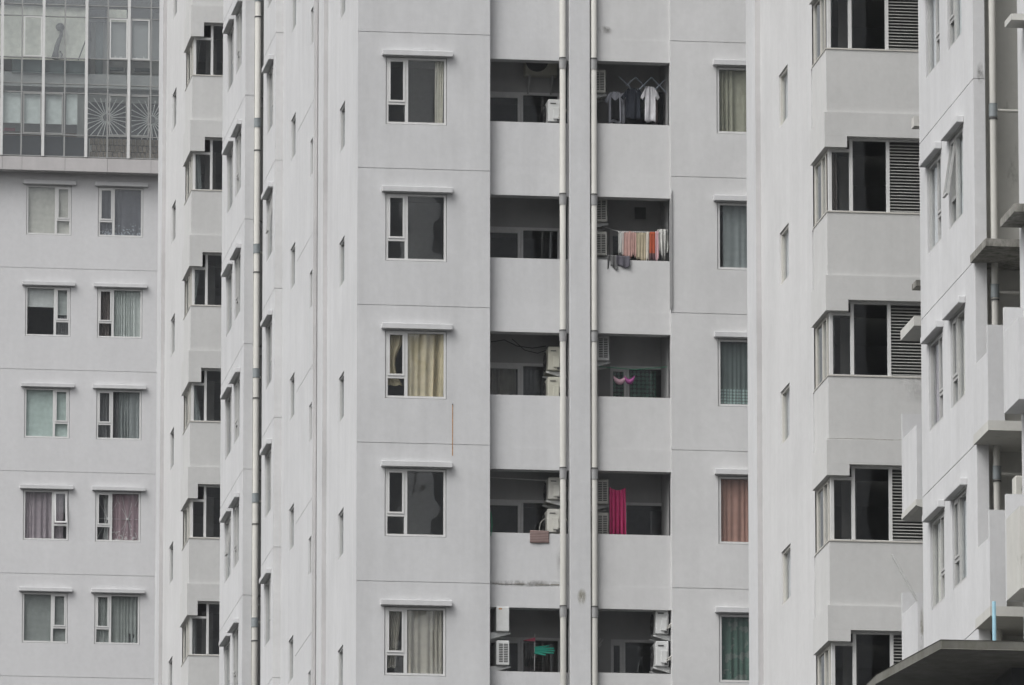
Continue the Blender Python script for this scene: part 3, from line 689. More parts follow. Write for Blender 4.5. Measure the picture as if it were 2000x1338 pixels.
# balconies
YPL, YPR, YBK = YH+.20, YH+.10, YH+1.5
XLin = XL1-.25
bw = MB(); dr = MB()
for k, gz in enumerate(gH):
    zs, zb = gz-1.86, gz-.48
    MB().box(XL1, XP0-.001, YPL, YPL+.12, gz-3, zs).build('parapet', M['wall'], T)
    MB().box(XL1, XP0-.001, YPL-.012, YPL+.28, gz-.48, gz-.0).build('beam', M['wall'], T)
    MB().box(XP1+.001, XR0, YPR, YPR+.12, gz-3, zs).build('parapet', M['wall_old'], T)
    MB().box(XP1+.001, XR0-.001, YPR-.012, YPR+.28, gz-.48, gz-.0).build('beam', M['wall_old'], T)
    for (xa, xb, da, db) in ((XLin, XP0, XL1-.2, XY(1095, YBK)), (XP1, XR0, XY(1192, YBK), XY(1299, YBK) if k != 5 else XY(1290, YBK))):
        zf, zc = gz-2.98, gz-.16; zd = gz-.9
        yb = YPL if xa < 26 else YPR
        bw.quad((xa, yb+.121, zf), (xb, yb+.121, zf), (xb, YBK, zf), (xa, YBK, zf)); bw.quad((xa, yb+.27, zc), (xb, yb+.27, zc), (xb, YBK, zc), (xa, YBK, zc))
        bw.quad((xa+.0, yb+.13, zf), (xa, YBK, zf), (xa, YBK, zc), (xa, yb+.13, zc)); bw.quad((xb+.0, yb+.13, zf), (xb, YBK, zf), (xb, YBK, zc), (xb, yb+.13, zc))
        facade(bw, 'front', YBK, xa, xb, zf, zc, [(da, db, zf+.02, zd, .1, False)])
        room(dr, 'front', YBK+.1, da, db, zf+.02, zd, 2.5, .3, .0, .3)
        # sliding door: frame, meeting stiles and panes
        xm = XY(1015 if xa < 26 else (1212 if k in (1, 2) else 1216), YBK)
        if xa > 26 and k in (3,): xm = XY(1222, YBK)
        if xa > 26 and k in (5,): xm = XY(1213, YBK)
        t = .06; f = MB()
        f.box(da, da+t, YBK+.01, YBK+.07, zf+.02, zd); f.box(db-t, db, YBK+.01, YBK+.07, zf+.02, zd); f.box(da+t, db-t, YBK+.01, YBK+.07, zd-t, zd)
        f.box(xm-.04, xm+.02, YBK+.0, YBK+.05, zf+.02, zd-t); f.box(xm+.03, xm+.08, YBK+.02, YBK+.075, zf+.02, zd-t)
        f.box(da+t, xm-.04, YBK+.005, YBK+.05, zd-t-.07, zd-t-.001)
        d = f.build('balcony_door', M['alu'] if xa > 26 and k == 2 else M['sash_new'], T)
        inst('pane', pane_mesh(xm-.04-da-t, zd-zf-.1, M['glass']), d, (da+t, YBK+.03, zf+.03)); inst('pane', pane_mesh(db-t-xm-.08, zd-zf-.1, M['glass']), d, (xm+.08, YBK+.045, zf+.03))
        if xa < 26 and k == 3:
            inst('curtain', curtain_mesh(xm-da-.1, 1.9, M['c_taupe'], folds=9, amp=.03, seed=5), d, (da+.06, YBK+.3, zf+.1)); inst('curtain', curtain_mesh(.5, 1.9, M['c_grey2'], folds=4, amp=.03, seed=6), d, (xm+.1, YBK+.3, zf+.1))
        if xa < 26 and k == 5:
            inst('curtain', curtain_mesh(db-xm-.1, 1.9, M['c_brown'], folds=6, amp=.04, seed=8), d, (xm+.08, YBK+.3, zf+.1))
        if xa > 26 and k == 3:
            inst('curtain', curtain_mesh(xm-da, 1.9, M['c_cells'], folds=3, amp=.01, seed=9), d, (da+.02, YBK+.16, zf+.1)); inst('curtain', curtain_mesh(db-xm-.3, 1.9, M['c_cells'], folds=3, amp=.01, seed=10), d, (xm+.12, YBK+.16, zf+.1))
        if xa > 26 and k == 2:
            MB().box(XY(1240, YBK), XY(1262, YBK), YBK-.015, YBK+.0, ZY(1250, 428, YBK), ZY(1250, 405, YBK)).build('vent_cover', M['dark'], T)
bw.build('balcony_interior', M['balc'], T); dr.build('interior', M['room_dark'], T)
mb = MB(); mb.box(XP0, XP1, YH-.06, YBK+.02, 0, TOPZ); mb.build('party_wall', M['wall'], T)
mb = MB(); mb.box(25, 33, 198, 211, 0, TOPZ); mb.box(22.6, 34, 198.9, 205, TOPZ-.3, TOPZ); mb.build('wall', M['wall'], T)
# dark grey strip on the right hand balcony edge, second storey
MB().prism([(XR0-.03, ZY(1311, 607, YH-.02)), (XR0+.03, ZY(1311, 600, YH-.02)), (XR0+.028, ZY(1313, 371, YH-.02)), (XR0+.0, ZY(1311, 384, YH-.02)), (XR0-.03, ZY(1311, 410, YH-.02))], 'y', YH-.03, YH-.002).build('edge_strip', M['coupling_grey'], T)
# rust streak under a nail
MB().box(XY(883.3, YH), XY(885.0, YH), YH-.003, YH-.0005, ZY(884, 890, YH), ZY(884, 789, YH)).build('rust_streak', M['rust'], T)
MB().tube([(XY(884, YH), YH-.03, ZY(884, 790, YH)), (XY(884, YH), YH, ZY(884, 790, YH))], .012, 8).build('nail', M['dark'], T)

def drain_pipe(par, x, y, r, z0, z1, coup, clips, cmat):
    p = MB().tube([(x, y, z0), (x, y, z1)], r, 18).build('drain_pipe', M['pipe'], par, smooth=True)
    for z in coup:
        o = MB().tube([(x, y, z-.10), (x, y, z-.098), (x, y, z+.10), (x, y, z+.12)], [r+.004, r+.012, r+.012, r+.016], 18).build('coupling', M[cmat], p, smooth=False)
    for z in clips:
        MB().tube([(x, y, z-.012), (x, y, z+.012)], r+.012, 18).build('pipe_clip', M['dark'], p); 
    return p
rp = .066
drain_pipe(T, XY(1099.5, YH+.12), YH+.12, rp, 0, TOPZ, [gz-.58 for gz in gH], [gz-.44 for gz in gH], 'coupling_grey')
drain_pipe(T, XY(1160.5, YH+.0)+.0, YH+.0-.0, rp, 0, TOPZ, [gz-.60 for gz in gH], [gz-.46 for gz in gH], 'coupling_grey')
yp = YD0-.05; xp = XY(500.6, yp)
drain_pipe(T, xp, yp, .072, 0, TOPZ, [ZY(500, v, yp) for v in (-5, 241, 487, 730, 974, 1217)], [ZY(500, v, yp) for v in (33, 294, 532, 778, 1024, 1252)], 'coupling')
for v in (492, 736, 978, 1214):
    z = ZY(505, v, yp); MB().tube([(xp, yp, z), (xp+.3, yp+.3, z+.02)], .03, 8).build('pipe_branch', M['hose'], T)

# ================================================================== RIGHT TOWER: streaked side wall, slit windows, bay stack with louvres
J = thing('apartment_tower', 'white tower right of centre with louvred corner bays', 'building')
XJ = 27.05; YJF = 159.7; YJ1 = YX(1590, XJ); YJ2 = YX(1488, XJ)
sj = [39.31-3*k for k in range(-1, 5)]
fx = lambda u: XY(u, YJF+.12)
bay_stack(J, XJ-.02, YJF, YX(1590, XJ-.02), 29.6, sj, XY(1656.5, YJF), fx(1661), fx(1733.5), 1.165, True, 'bay', 2, 'room_dark',
          {1: (fx(1620), fx(1634), 'c_grey2', -.03), 2: (fx(1620), fx(1640), 'c_brown', 0), 3: (fx(1622), fx(1634), 'c_grey2', .0)})
rJ = []; wJ = []
for k in range(-2, 5):
    zt = 40.02-3*k; a, b = YX(1524, XJ), YX(1541.5, XJ); rJ.append((b, a, zt-1.0, zt, .13, False)); wJ.append((b, a, zt-1.0))
for S in sj: rJ.append((YJ1, YJ1+.14, S-1.75, S, .06, True))
facade(MB(), 'left', XJ, YJ1, YJ2, 0, TOPZ, rJ).build('wall', M['wall_old'], J)
YJ3 = YX(1460, XJ-.1)
facade(MB(), 'left', XJ-.10, YJ2, YJ3, 0, TOPZ, []).build('wall', M['wall'], J)
MB().quad((XJ-.10, YJ2, 0), (XJ, YJ2, 0), (XJ, YJ2, TOPZ), (XJ-.10, YJ2, TOPZ)).build('pilaster', M['joint'], J)
mb = MB(); mb.box(XJ+2.8, 46, 163.6, YJ3, 0, TOPZ); mb.quad((XJ-.1, YJ3, 0), (31, YJ3, 0), (31, YJ3, TOPZ), (XJ-.1, YJ3, TOPZ)); mb.box(30.2, 46, YJF, 163.6, 0, TOPZ); mb.build('wall', M['wall'], J)
rm = MB()
for b, a, z in wJ:
    room(rm, 'left', XJ+.13, b, a, z, z+1.0, 1.8, .1)
    window(J, (XJ+.03, a, z), LEFT, round(a-b, 3), 1.0, None, glass='glass_side', mat='alu_warm', curtains=[(0, 1, 0, 1, 'c_white', dict(folds=0))])
rm.build('interior', M['room'], J)

# ================================================================== NEAREST TOWER AT THE RIGHT EDGE
N = thing('apartment_tower', 'nearest white tower at the right edge with a stained service recess', 'building')
XK = 26.65; YK1 = YX(1799, XK); YK0 = 143.2
gK = [41, 38, 35, 32, 29, 26]
rK = []; rm = MB()
side_windows(N, rK, XK, gK, [(YX(1814, XK), YX(1840, XK)), (YX(1857, XK), YX(1883.5, XK))], [0, 1], rm=rm, tilts={(2, 1): math.radians(9)},
             curt={(1, 0): [(0, 1, 0, 1, 'c_white', dict(folds=9, amp=.02))], (1, 1): [(.3, 1, 0, 1, 'c_pale', dict(folds=6, amp=.02))], (2, 0): [(0, 1, 0, 1, 'c_white', dict(folds=8, amp=.015))], (2, 1): [(.3, 1, 0, 1, 'c_pale', dict(folds=5, amp=.01))],
                   (3, 0): [(0, 1, 0, 1, 'c_mauve', dict(folds=7, amp=.02))], (3, 1): [(.35, 1, 0, 1, 'c_cream', dict(folds=6, amp=.02))], (4, 0): [(0, 1, 0, 1, 'c_cream', dict(folds=7, amp=.02))], (4, 1): [(.3, 1, 0, 1, 'c_pale', dict(folds=7, amp=.02))]})
rm.build('interior', M['room'], N)
for gz in gK: rK.append((YK0, YK1, gz-GR, gz, GD, True))
facade(MB(), 'left', XK, YK0, YK1, 0, TOPZ, rK).build('wall', M['wall'], N)
XE2 = XY(1929, YK0); XN = XY(2040, YK0)
mb = MB(); facade(mb, 'front', YK0, XK, XE2, 0, TOPZ, [(XK, XE2, gz-GR, gz, GD, True) for gz in gK])
mb.quad((XE2, YK0, 0), (XE2, 143.75, 0), (XE2, 143.75, TOPZ), (XE2, YK0, TOPZ)); mb.quad((XK, YK1, 0), (31, YK1, 0), (31, YK1, TOPZ), (XK, YK1, TOPZ))
mb.build('wall', M['wall'], N)
mb = MB(); mb.quad((XE2, 143.75, 0), (31, 143.75, 0), (31, 143.75, TOPZ), (XE2, 143.75, TOPZ)); mb.box(29.8, 44, 132, YK1, 0, TOPZ); mb.build('wall', M['cream'], N)
XF2 = 26.9; YF2 = YX(1993.5, XF2)
mb = MB(); mb.quad((XF2, YF2, 0), (XF2, 136, 0), (XF2, 136, TOPZ), (XF2, YF2, TOPZ)); mb.quad((XF2, YF2, 0), (30, YF2, 0), (30, YF2, TOPZ), (XF2, YF2, TOPZ)); mb.quad((XF2, 136, 0), (30, 136, 0), (30, 136, TOPZ), (XF2, 136, TOPZ)); mb.build('wall', M['wall'], N)
yq = YK0+.02; xq = XY(1944.5, yq)
drain_pipe(N, xq, yq, .058, 0, TOPZ, [ZY(1945, v, yq) for v in (-128, 217, 570, 925)], [ZY(1945, v, yq) for v in (232, 586, 940)], 'coupling')
for v in (216, 571, 926):
    z = ZY(1960, v, yq); MB().tube([(xq, yq, z), (xq+1.0, yq, z-.01)], .026, 8).build('pipe_branch', M['pipe'], N)
# service balconies of the recess
XB = 26.60; YBf = YX(1929, XB); YBb = YX(1900, XB)
X2b = XY(1989, 139.3); Y2b = YX(1962, X2b)
zt = lambda v, Y, u=1930: ZY(u, v, Y)
for s in (0, 1, 2):
    dz = -3.0*s
    z_pan, z_par, z_bot = zt(634, YBf)+dz, zt(686, YBf)+dz, zt(840, YBf)+dz
    xpe = XY(1961, YBf)
    b = MB(); b.box(XB, XB+.1, YBf+.1, YBb, z_bot+.16, z_par); b.box(XB, xpe, YBf, YBf+.1, z_bot+.16, z_pan)
    b.build('service_balcony', M['wall'], N)
    MB().box(XB-.005, 29, YBf-.01, YBb, z_bot, z_bot+.159).box(XE2+.002, 29, YBb, 143.74, z_bot, z_bot+.159).build('balcony_slab', M['cream'], N)
    z2t, z2b = zt(620, 139.3, 1989)+dz, zt(779, 139.3, 1989)+dz
    b = MB(); b.box(X2b, X2b+.10, 139.4, Y2b, z2b, z2t); b.box(X2b, 28, 139.3, 139.4, z2b, z2t); b.box(X2b+.1, 28, 139.4, Y2b, z2b, z2b+.12); b.build('ledge_box', M['cream'] if s else M['wall'], N)
    MB().box(X2b-.003, XF2+.4, Y2b+.001, Y2b+.10, z2b, zt(600, Y2b, 1970)+dz).build('ledge_screen', M['wall'], N)
# stained slabs roofing the uppermost balcony
zc = zt(481, YBf)
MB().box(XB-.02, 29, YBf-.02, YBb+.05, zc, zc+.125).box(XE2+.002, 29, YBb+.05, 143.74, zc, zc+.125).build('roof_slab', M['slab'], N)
zc = zt(413, 139.3, 1985)
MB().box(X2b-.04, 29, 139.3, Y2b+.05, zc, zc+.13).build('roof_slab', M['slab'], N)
zc = zt(30, 139.3, 1985); MB().box(X2b+.0, 29, 139.6, Y2b-.3, zc, zc+.1).build('roof_slab', M['cream'], N)
# brackets and boxes at the far edge of the side wall
XS_, YS0, YS1 = 26.59, 148.5, 149.8
z = zt(636, YS0, 1790); MB().box(XS_, 28, YS0, YS1, z, z+.165).build('side_slab', M['cream'], N)
z = zt(246, YS0, 1790); MB().box(26.62, 28, YS0, YS0+.25, z, z+.17).build('side_slab', M['cream'], N)
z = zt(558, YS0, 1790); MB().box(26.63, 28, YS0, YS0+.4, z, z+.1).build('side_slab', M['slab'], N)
for s, (vt, vb, vf) in enumerate(((829, 975, 808), (1172, 1330, 1157))):
    Xb = XY(1790, YS0, vt) if s == 0 else XY(1792, YS0, vt); Yb = YX(1763.5, Xb, vt)
    b = MB(); b.box(Xb, Xb+.1, YS0+.0, Yb, zt(vb, YS0, 1790), zt(vt, YS0, 1790)); b.box(Xb+.1, 28, YS0, YS0+.1, zt(vb, YS0, 1790), zt(vt, YS0, 1790)-.03)
    b.build('side_balcony', M['wall'], N)
    MB().box(Xb-.01, 28, Yb+.001, Yb+.08, zt(vb, YS0, 1790), zt(vf, Yb, 1763)).build('side_screen', M['wall'], N)
    MB().prism([(Xb-.02, zt(vb, YS0, 1790)-.001), (Xb-.02, zt(vb, YS0, 1790)-.10), (Xb+.05, zt(vb, YS0, 1790)-.13), (28, zt(vb, YS0, 1790)-.13), (28, zt(vb, YS0, 1790)-.001)], 'y', YS0-.01, Yb+.09).build('balcony_slab', M['cream'], N)
    if s == 1:
        rd = MB().tube([(Xb+.04, YS0+.05, zt(1180, YS0, 1794)), (XY(1740, YS0, 1083), YS0-.1, zt(1083, YS0-.1, 1740))], .021, 8).build('rod', M['rod'])
        tag(rd, 'thin white rod leaning out over a side balcony of the nearest tower', 'rod')

# ================================================================== dark concrete canopy at lower right
YC = 137.0
zT = ZY(1838, 1249, YC); xa = XY(1838, YC, 1249)
r = ray(1712.5, 1317); tt = (zT-CP.z)/r.z; pl = CP+r*tt
CAN_ = thing('concrete_canopy', 'weathered concrete canopy slab jutting in at the lower right', 'canopy', (xa, YC, 0))
def lp(o): o.matrix_parent_inverse = Matrix.Translation(-o.parent.location); return o
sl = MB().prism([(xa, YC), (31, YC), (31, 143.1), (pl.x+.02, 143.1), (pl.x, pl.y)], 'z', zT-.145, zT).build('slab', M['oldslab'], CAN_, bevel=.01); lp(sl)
lp(MB().box(26.3, 31, 138.6, 143.0, 0, zT-.146).build('unseen_bounce_wall', M['bounce_black'], CAN_))  # unseen support, widened and made near-black to cut bounce on the slab underside
bp_ = MB().tube([(XY(1942, YC+.2, 1240), YC+.2, zT), (XY(1942, YC+.2, 1240), YC+.2, ZY(1942, 1175, YC+.2))], .030, 12).build('post', M['blue'])
tag(bp_, 'pale blue post standing on the concrete canopy', 'post')

# ================================================================== stains, cracks
def stainmat(name, col, dens=.5, scale=6.0, zs=.6):
    m = bpy.data.materials.new(name); m.use_nodes = True; t = m.node_tree; b = t.nodes['Principled BSDF']; L = t.links.new
    tc = nd(t, 'ShaderNodeTexCoord'); geo = nd(t, 'ShaderNodeNewGeometry')
    mp = nd(t, 'ShaderNodeMapping'); mp.inputs['Location'].default_value = (-.5, -.5, -.5); L(tc.outputs['Generated'], mp.inputs['Vector'])
    vm = nd(t, 'ShaderNodeVectorMath', _operation='MULTIPLY'); vm.inputs[1].default_value = (2, 0, 2); L(mp.outputs[0], vm.inputs[0])
    ln = nd(t, 'ShaderNodeVectorMath', _operation='LENGTH'); L(vm.outputs[0], ln.inputs[0])
    fall = nd(t, 'ShaderNodeMapRange'); fall.inputs['From Min'].default_value = 1.0; fall.inputs['From Max'].default_value = .25; fall.inputs['To Min'].default_value = 0; fall.inputs['To Max'].default_value = 1; L(ln.outputs['Value'], fall.inputs['Value'])
    m2 = nd(t, 'ShaderNodeMapping'); m2.inputs['Scale'].default_value = (1, 1, zs); L(geo.outputs['Position'], m2.inputs['Vector'])
    n = nd(t, 'ShaderNodeTexNoise', Scale=scale, Detail=6.0, Roughness=.7); L(m2.outputs[0], n.inputs['Vector'])
    r = nd(t, 'ShaderNodeMapRange'); r.inputs['From Min'].default_value = .42; r.inputs['From Max'].default_value = .68; r.inputs['To Min'].default_value = 0; r.inputs['To Max'].default_value = dens; L(n.outputs[0], r.inputs['Value'])
    k = nd(t, 'ShaderNodeMath', _operation='MULTIPLY'); L(fall.outputs[0], k.inputs[0]); L(r.outputs[0], k.inputs[1]); L(k.outputs[0], b.inputs['Alpha'])
    b.inputs['Base Color'].default_value = (*col, 1); b.inputs['Roughness'].default_value = .9
    return m
M['grime'] = stainmat('grime', (.16, .155, .14), .5, 5.0); M['grime_soft'] = stainmat('soft_grime', (.34, .335, .325), .26, 2.2, .35); M['moss'] = stainmat('mossy_grime', (.30, .28, .20), .6, 5.0, .4)
def stain(par, u0, u1, v0, v1, Y, mat='grime'):
    x0, x1 = XY(u0, Y), XY(u1, Y); z0, z1 = ZY((u0+u1)/2, v1, Y), ZY((u0+u1)/2, v0, Y)
    MB().box(x0, x1, Y-.004, Y-.001, z0, z1).build('stain', M[mat], par)
yl_, yr_, yc_ = YPL-.012, YPR-.012, YH-.06
for a in ((940, 1120, 1132, 1147, yl_), (1166, 1200, 50, 66, yr_)): stain(T, *a)
for a in ((950, 1010, 1300, 1420, YPL), (1084, 1106, 1030, 1140, YPL)): stain(T, *a, mat='grime_soft')
stain(T, 1126, 1146, 1148, 1185, yc_, 'moss')
for a in ((1740, 1830, 725, 790, YJF-.02),): stain(J, *a, mat='grime_soft')
stain(N, 1790, 1801, 1180, 1330, YS0-.003, 'moss')
stain(N, 1912, 1929, 120, 165, YK0)
def crack(par, u0, u1, v, Y, seed, th=.006, gaps=.35):
    rnd = random.Random(seed); x0, x1 = XY(u0, Y), XY(u1, Y); z = ZY(u0, v, Y); b = MB(); x = x0
    while x < x1:
        L_ = rnd.uniform(.05, .22)
        if rnd.random() > gaps:
            dz = rnd.uniform(-.008, .008); t_ = th*rnd.uniform(.6, 1.9); b.box(x, min(x+L_, x1), Y-.002, Y+.01, z+dz-t_, z+dz+t_)
        x += L_
    b.build('crack', M['crackline'], par)
M['crackline'] = plain('crack_grey', (0.30, 0.285, 0.255), .95, 0, .3, 30)  # flat darker tone for the crack strips
for q, (v, g_) in enumerate(((856, .0),)): crack(J, 1614, 1794, v, YJF-.052, q, .0032, g_)
crack(T, 962, 1092, 1139.5, yl_, 11, .006, .2)

# ================================================================== AIR CONDITIONERS
def ac(label, x, y, z, rotz, end='valve', mat='ac', L=.78, Dp=.28, H=.55, bracket=True, hoses=False, flip=1):
    """outdoor unit; local x length, fan faces -y, origin at the middle of its base"""
    t = thing('air_conditioner', label, 'air conditioner', (x, y, z), rotz, 'outdoor air conditioning units on the balconies')
    MB().box(-L/2, L/2, -Dp/2, Dp/2, 0, H).build('casing', M[mat], t, bevel=.014)
    f = MB(); fx, fz, fr = -.10, H*.52, H*.41; yf = -Dp/2-.012
    for rr in (.25, .5, .75, 1.0):
        f.tube([(fx+fr*rr*math.cos(a), yf, fz+fr*rr*math.sin(a)) for a in [2*math.pi*q/20 for q in range(21)]], .005, 4, False)
    for q in range(12):
        a = 2*math.pi*q/12; f.tube([(fx, yf, fz), (fx+fr*math.cos(a), yf, fz+fr*math.sin(a))], .004, 4)
    fg = f.build('fan_grille', M['dark'], t)
    MB().tube([(fx, -Dp/2-.003, fz), (fx, -Dp/2+.004, fz)], fr, 24).build('fan', M['fan'], fg)
    MB().tube([(fx, -Dp/2-.014, fz), (fx, -Dp/2-.004, fz)], .05, 12).build('hub', M['coupling_grey'], fg)
    if end in ('valve', 'plain'):
        s = 1
        if end == 'valve':
            v = MB(); v.box(L/2, L/2+.012, -.09, .03, H*.80, H*.84); v.build('handle', M['dark'], t)
            MB().box(L/2, L/2+.03, -.03, .10, H*.12, H*.62).build('valve_cover', M[mat], t, bevel=.008)
            MB().box(L/2, L/2+.02, .05, .12, H*.04, H*.30).build('valve', M['dark'], t)
        else:
            MB().box(L/2, L/2+.006, -.10, -.03, H*.88, H*.92).build('badge', M['dark'], t)
    if end == 'slots':
        e = MB()
        for cx in (-.105, .0):
            for q in range(11):
                zz_ = H*.12+q*(H*.78/11); e.box(-L/2-.004, -L/2, cx, cx+.085, zz_, zz_+H*.042)
        e.build('end_vents', M['dark'], t)
    if hoses:
        h = MB()
        for dy in (0, .05):
            h.tube([(L/2+.02, .08+dy*.4, H*.20+dy), (L/2+.07, .12+dy*.4, H*.22+dy), (L/2+.05, .20+dy*.4, H*.34+dy*1.2), (L/2+.0, .30+dy, H*.52+dy)], .016, 8)
        h.build('coolant_pipe', M['hose'], t)
    if bracket:
        for s in (-.36*L, .36*L):
            MB().prism([(-Dp/2-.04, -.012), (Dp/2+.12, -.012), (Dp/2+.12, -.16), (-Dp/2-.04, -.035)], 'x', s-.018, s+.018).build('bracket', M['ac_white'], t)
    return t
# left balconies: units on the party wall, fan facing left, valve end to the front
YN = YPL+.30
def acR(label, u0, vt, vb, mat='ac', hoses=False, yn=YN, br=True, end='valve'):
    H = .55; z = ZY(u0+12, vb, yn); Hh = ZY(u0+12, vt, yn)-z
    x = XY(u0, yn)+.14; return ac(label, x, yn+.39, z, LEFT, end, mat, H=Hh, hoses=hoses, bracket=br)
acR('air conditioner low on the left balcony under the fan unit, top storey', 1071, 194, 238, 'ac_white', True)
acR('yellowed air conditioner hanging above another, left balcony beside golden curtain window', 1071, 677, 723, 'ac_yellow')
acR('yellowed air conditioner below another, left balcony beside golden curtain window', 1070, 736, 780, 'ac_yellow')
acR('upper air conditioner with hoses above the draped brown mat', 1071, 932, 975, 'ac', True)
acR('lower air conditioner with hoses just above the draped brown mat', 1069, 994, 1040, 'ac', True)
t_ = ac('air conditioner high on the back wall with its fan facing outward', XY(1056, YBK-.2), YBK-.2, ZY(1056, 149, YBK-.2), 0, 'none', 'ac_yellow', L=.72, H=.60, bracket=False)
for s in (-.25, .25): MB().prism([(-.18, -.012), (.2, -.012), (.2, -.36)], 'x', s-.018, s+.018).build('bracket', M['balc'], t_)
# right balconies: units on the other side of the party wall, vented end to the front
YNR = YPR+.35
def acL(label, u1, vt, vb, mat='ac', end='slots', yn=YNR, br=True, x=None):
    z = ZY(u1-12, vb, yn); Hh = ZY(u1-12, vt, yn)-z
    xx = XY(u1, yn)-.14 if x is None else x; return ac(label, xx, yn+.39, z, -LEFT, end, mat, H=Hh, bracket=br)
acL('vented air conditioner beside the folding rack of shirts', 1184, 136, 181)
acL('upper vented air conditioner beside the towels on the pole', 1186.5, 386, 433)
acL('lower vented air conditioner beside the towels on the pole', 1186, 452, 499)
acL('vented air conditioner above the pink hanging pieces', 1190, 655, 704, 'ac_white')
acL('upper vented air conditioner beside the magenta curtain', 1188, 936, 984)
acL('lower vented air conditioner beside the magenta curtain', 1188, 1001, 1050)
# lowest storey in view
yl = YPL-.05
t_ = acL('plain white air conditioner above a vented one, lowest left balcony', 995, 1185, 1233, 'ac_white', 'none', yl)
MB().box(-.394, -.39, .02, .09, .47, .50).build('badge', M['rust'], t_)
acL('vented white air conditioner on a bracket, lowest left balcony', 995, 1251, 1299, 'ac_white', 'slots', yl)
acR('upper white air conditioner with silver hoses, lowest right balcony', 1279, 1189, 1238, 'ac_white', True, YPR+.10)
acR('lower white air conditioner with silver hoses, lowest right balcony', 1279, 1252, 1301, 'ac_white', True, YPR+.10)
t_ = ac('air conditioner in the service recess of the nearest tower', XY(2027, 141.5, 950), 141.5, ZY(2000, 988, 141.5), 0, 'none', 'ac', bracket=True, H=.46)

# ================================================================== LAUNDRY AND OTHER THINGS ON THE BALCONIES
def cloth(name, label, cat, x, y, ztop, wdt, hgt, mat, folds=3, amp=.02, seed=0, group='laundry hung on the balconies', curve=0.0, taper=0.0, ragged=.02, th=.006):
    rnd = random.Random(seed); nx, nz = 18, 10; mb = MB(); ph = [rnd.uniform(0, 6.3) for _ in range(4)]
    for j in range(nz+1):
        q = j/nz
        for i in range(nx+1):
            s = i/nx
            yy = amp*(.35+q)*math.sin(2*math.pi*folds*s+ph[0]+q*.7)+.4*amp*math.sin(5*s+ph[1]+2*q)
            zz_ = -hgt*q+ragged*q*math.sin(7*s+ph[2])-curve*math.sin(math.pi*s)*(1-q)
            mb.v.append(((s-.5)*wdt*(1-taper*q), yy, zz_+hgt))
    for j in range(nz):
        for i in range(nx):
            k = j*(nx+1)+i; mb.f.append((k, k+1, k+nx+2, k+nx+1))
    o = mb.build(name, M[mat], None, smooth=True, loc=(x, y, ztop-hgt))
    md = o.modifiers.new('thickness', 'SOLIDIFY'); md.thickness = th
    tag(o, label, cat, group); return o
def shirt(label, uc, vt, vb, wpx, body, sleeve, Y, seed=0, neck=True, front=None):
    sc_ = (XY(uc+10, Y)-XY(uc, Y))/10; x = XY(uc, Y); z1 = ZY(uc, vt, Y); z0 = ZY(uc, vb, Y); H = z1-z0; W = wpx*sc_
    rnd = random.Random(seed); ph = [rnd.uniform(0, 6) for _ in range(3)]
    t = thing('shirt', label, 'shirt', (x, Y, z0), 0, 'laundry hung on the balconies')
    def sheet(fn, nx, nz, nm, mt):
        mb = MB()
        for j in range(nz+1):
            for i in range(nx+1): mb.v.append(fn(i/nx, j/nz))
        for j in range(nz):
            for i in range(nx):
                k = j*(nx+1)+i; mb.f.append((k, k+1, k+nx+2, k+nx+1))
        o = mb.build(nm, M[mt], t, smooth=True); md = o.modifiers.new('thickness', 'SOLIDIFY'); md.thickness = .012; return o
    bw_ = W*.60
    def bodyf(s, q):                                   # q 0 top
        w_ = bw_*(.92+.1*q) if q > .12 else bw_*(.55+.37*q/.12)
        dip = .05*H*math.exp(-((s-.5)/.16)**2)*(1-q)**3 if neck else 0
        return ((s-.5)*w_, .025*math.sin(9*s+ph[0]+q*2)*(.3+q)+.01*math.sin(20*s+ph[1]), H*(1-q)-dip-.07*H*abs(s-.5)*2*(1-q)**4+.02*math.sin(8*s+ph[2])*q)
    sheet(bodyf, 18, 14, 'shirt_body', body)
    if front:
        def frf(s, q):
            p = bodyf(.5+(s-.5)*.66, .20+.72*q); return (p[0], p[1]-.03, p[2]-.10*H*(1-(2*s-1)**2)*(1-q)**2)
        sheet(frf, 10, 10, 'shirt_front', front)
    for sg in (-1, 1):
        def slf(s, q, sg=sg):
            x0 = sg*bw_*(.30+.14*s*0); a = Vector((sg*bw_*.33, 0, H*.97)); b = Vector((sg*W*.52, 0, H*.66)); c = Vector((sg*bw_*.47, 0, H*.72)); d = Vector((sg*W*.40, 0, H*.58))
            p = (a.lerp(b, q)).lerp(c.lerp(d, q), s); return (p.x, .015*math.sin(7*q+ph[0])-.012, p.z)
        sheet(slf, 6, 6, 'sleeve', sleeve)
    return t
M['l_white'] = clothmat('l_white', (0.554, 0.547, 0.570)); M['l_offwhite'] = clothmat('l_offwhite', (0.508, 0.508, 0.485)); M['l_navy'] = clothmat('l_navy', (0.017, 0.021, 0.031)); M['l_black'] = clothmat('l_black', (0.009, 0.010, 0.012))
M['l_grey'] = clothmat('l_grey', (0.323, 0.331, 0.370)); M['l_pink'] = clothmat('l_pink', (0.447, 0.277, 0.246)); M['l_beige'] = clothmat('l_beige', (0.400, 0.354, 0.254), pattern='stripe', col2=(0.339, 0.285, 0.200), scale=9)
M['l_stripe'] = clothmat('l_stripe', (0.554, 0.524, 0.477), pattern='stripe', col2=(0.385, 0.339, 0.269), scale=14); M['l_orange'] = clothmat('l_orange', (0.354, 0.069, 0.027), pattern='hem', col2=(0.077, 0.039, 0.046), scale=.16)
M['l_pinkstripe'] = clothmat('l_pinkstripe', (0.554, 0.462, 0.477), pattern='stripe', col2=(0.385, 0.108, 0.139), scale=10); M['l_magenta'] = clothmat('l_magenta', (0.308, 0.011, 0.077), pattern='stripe', col2=(0.370, 0.023, 0.115), scale=9)
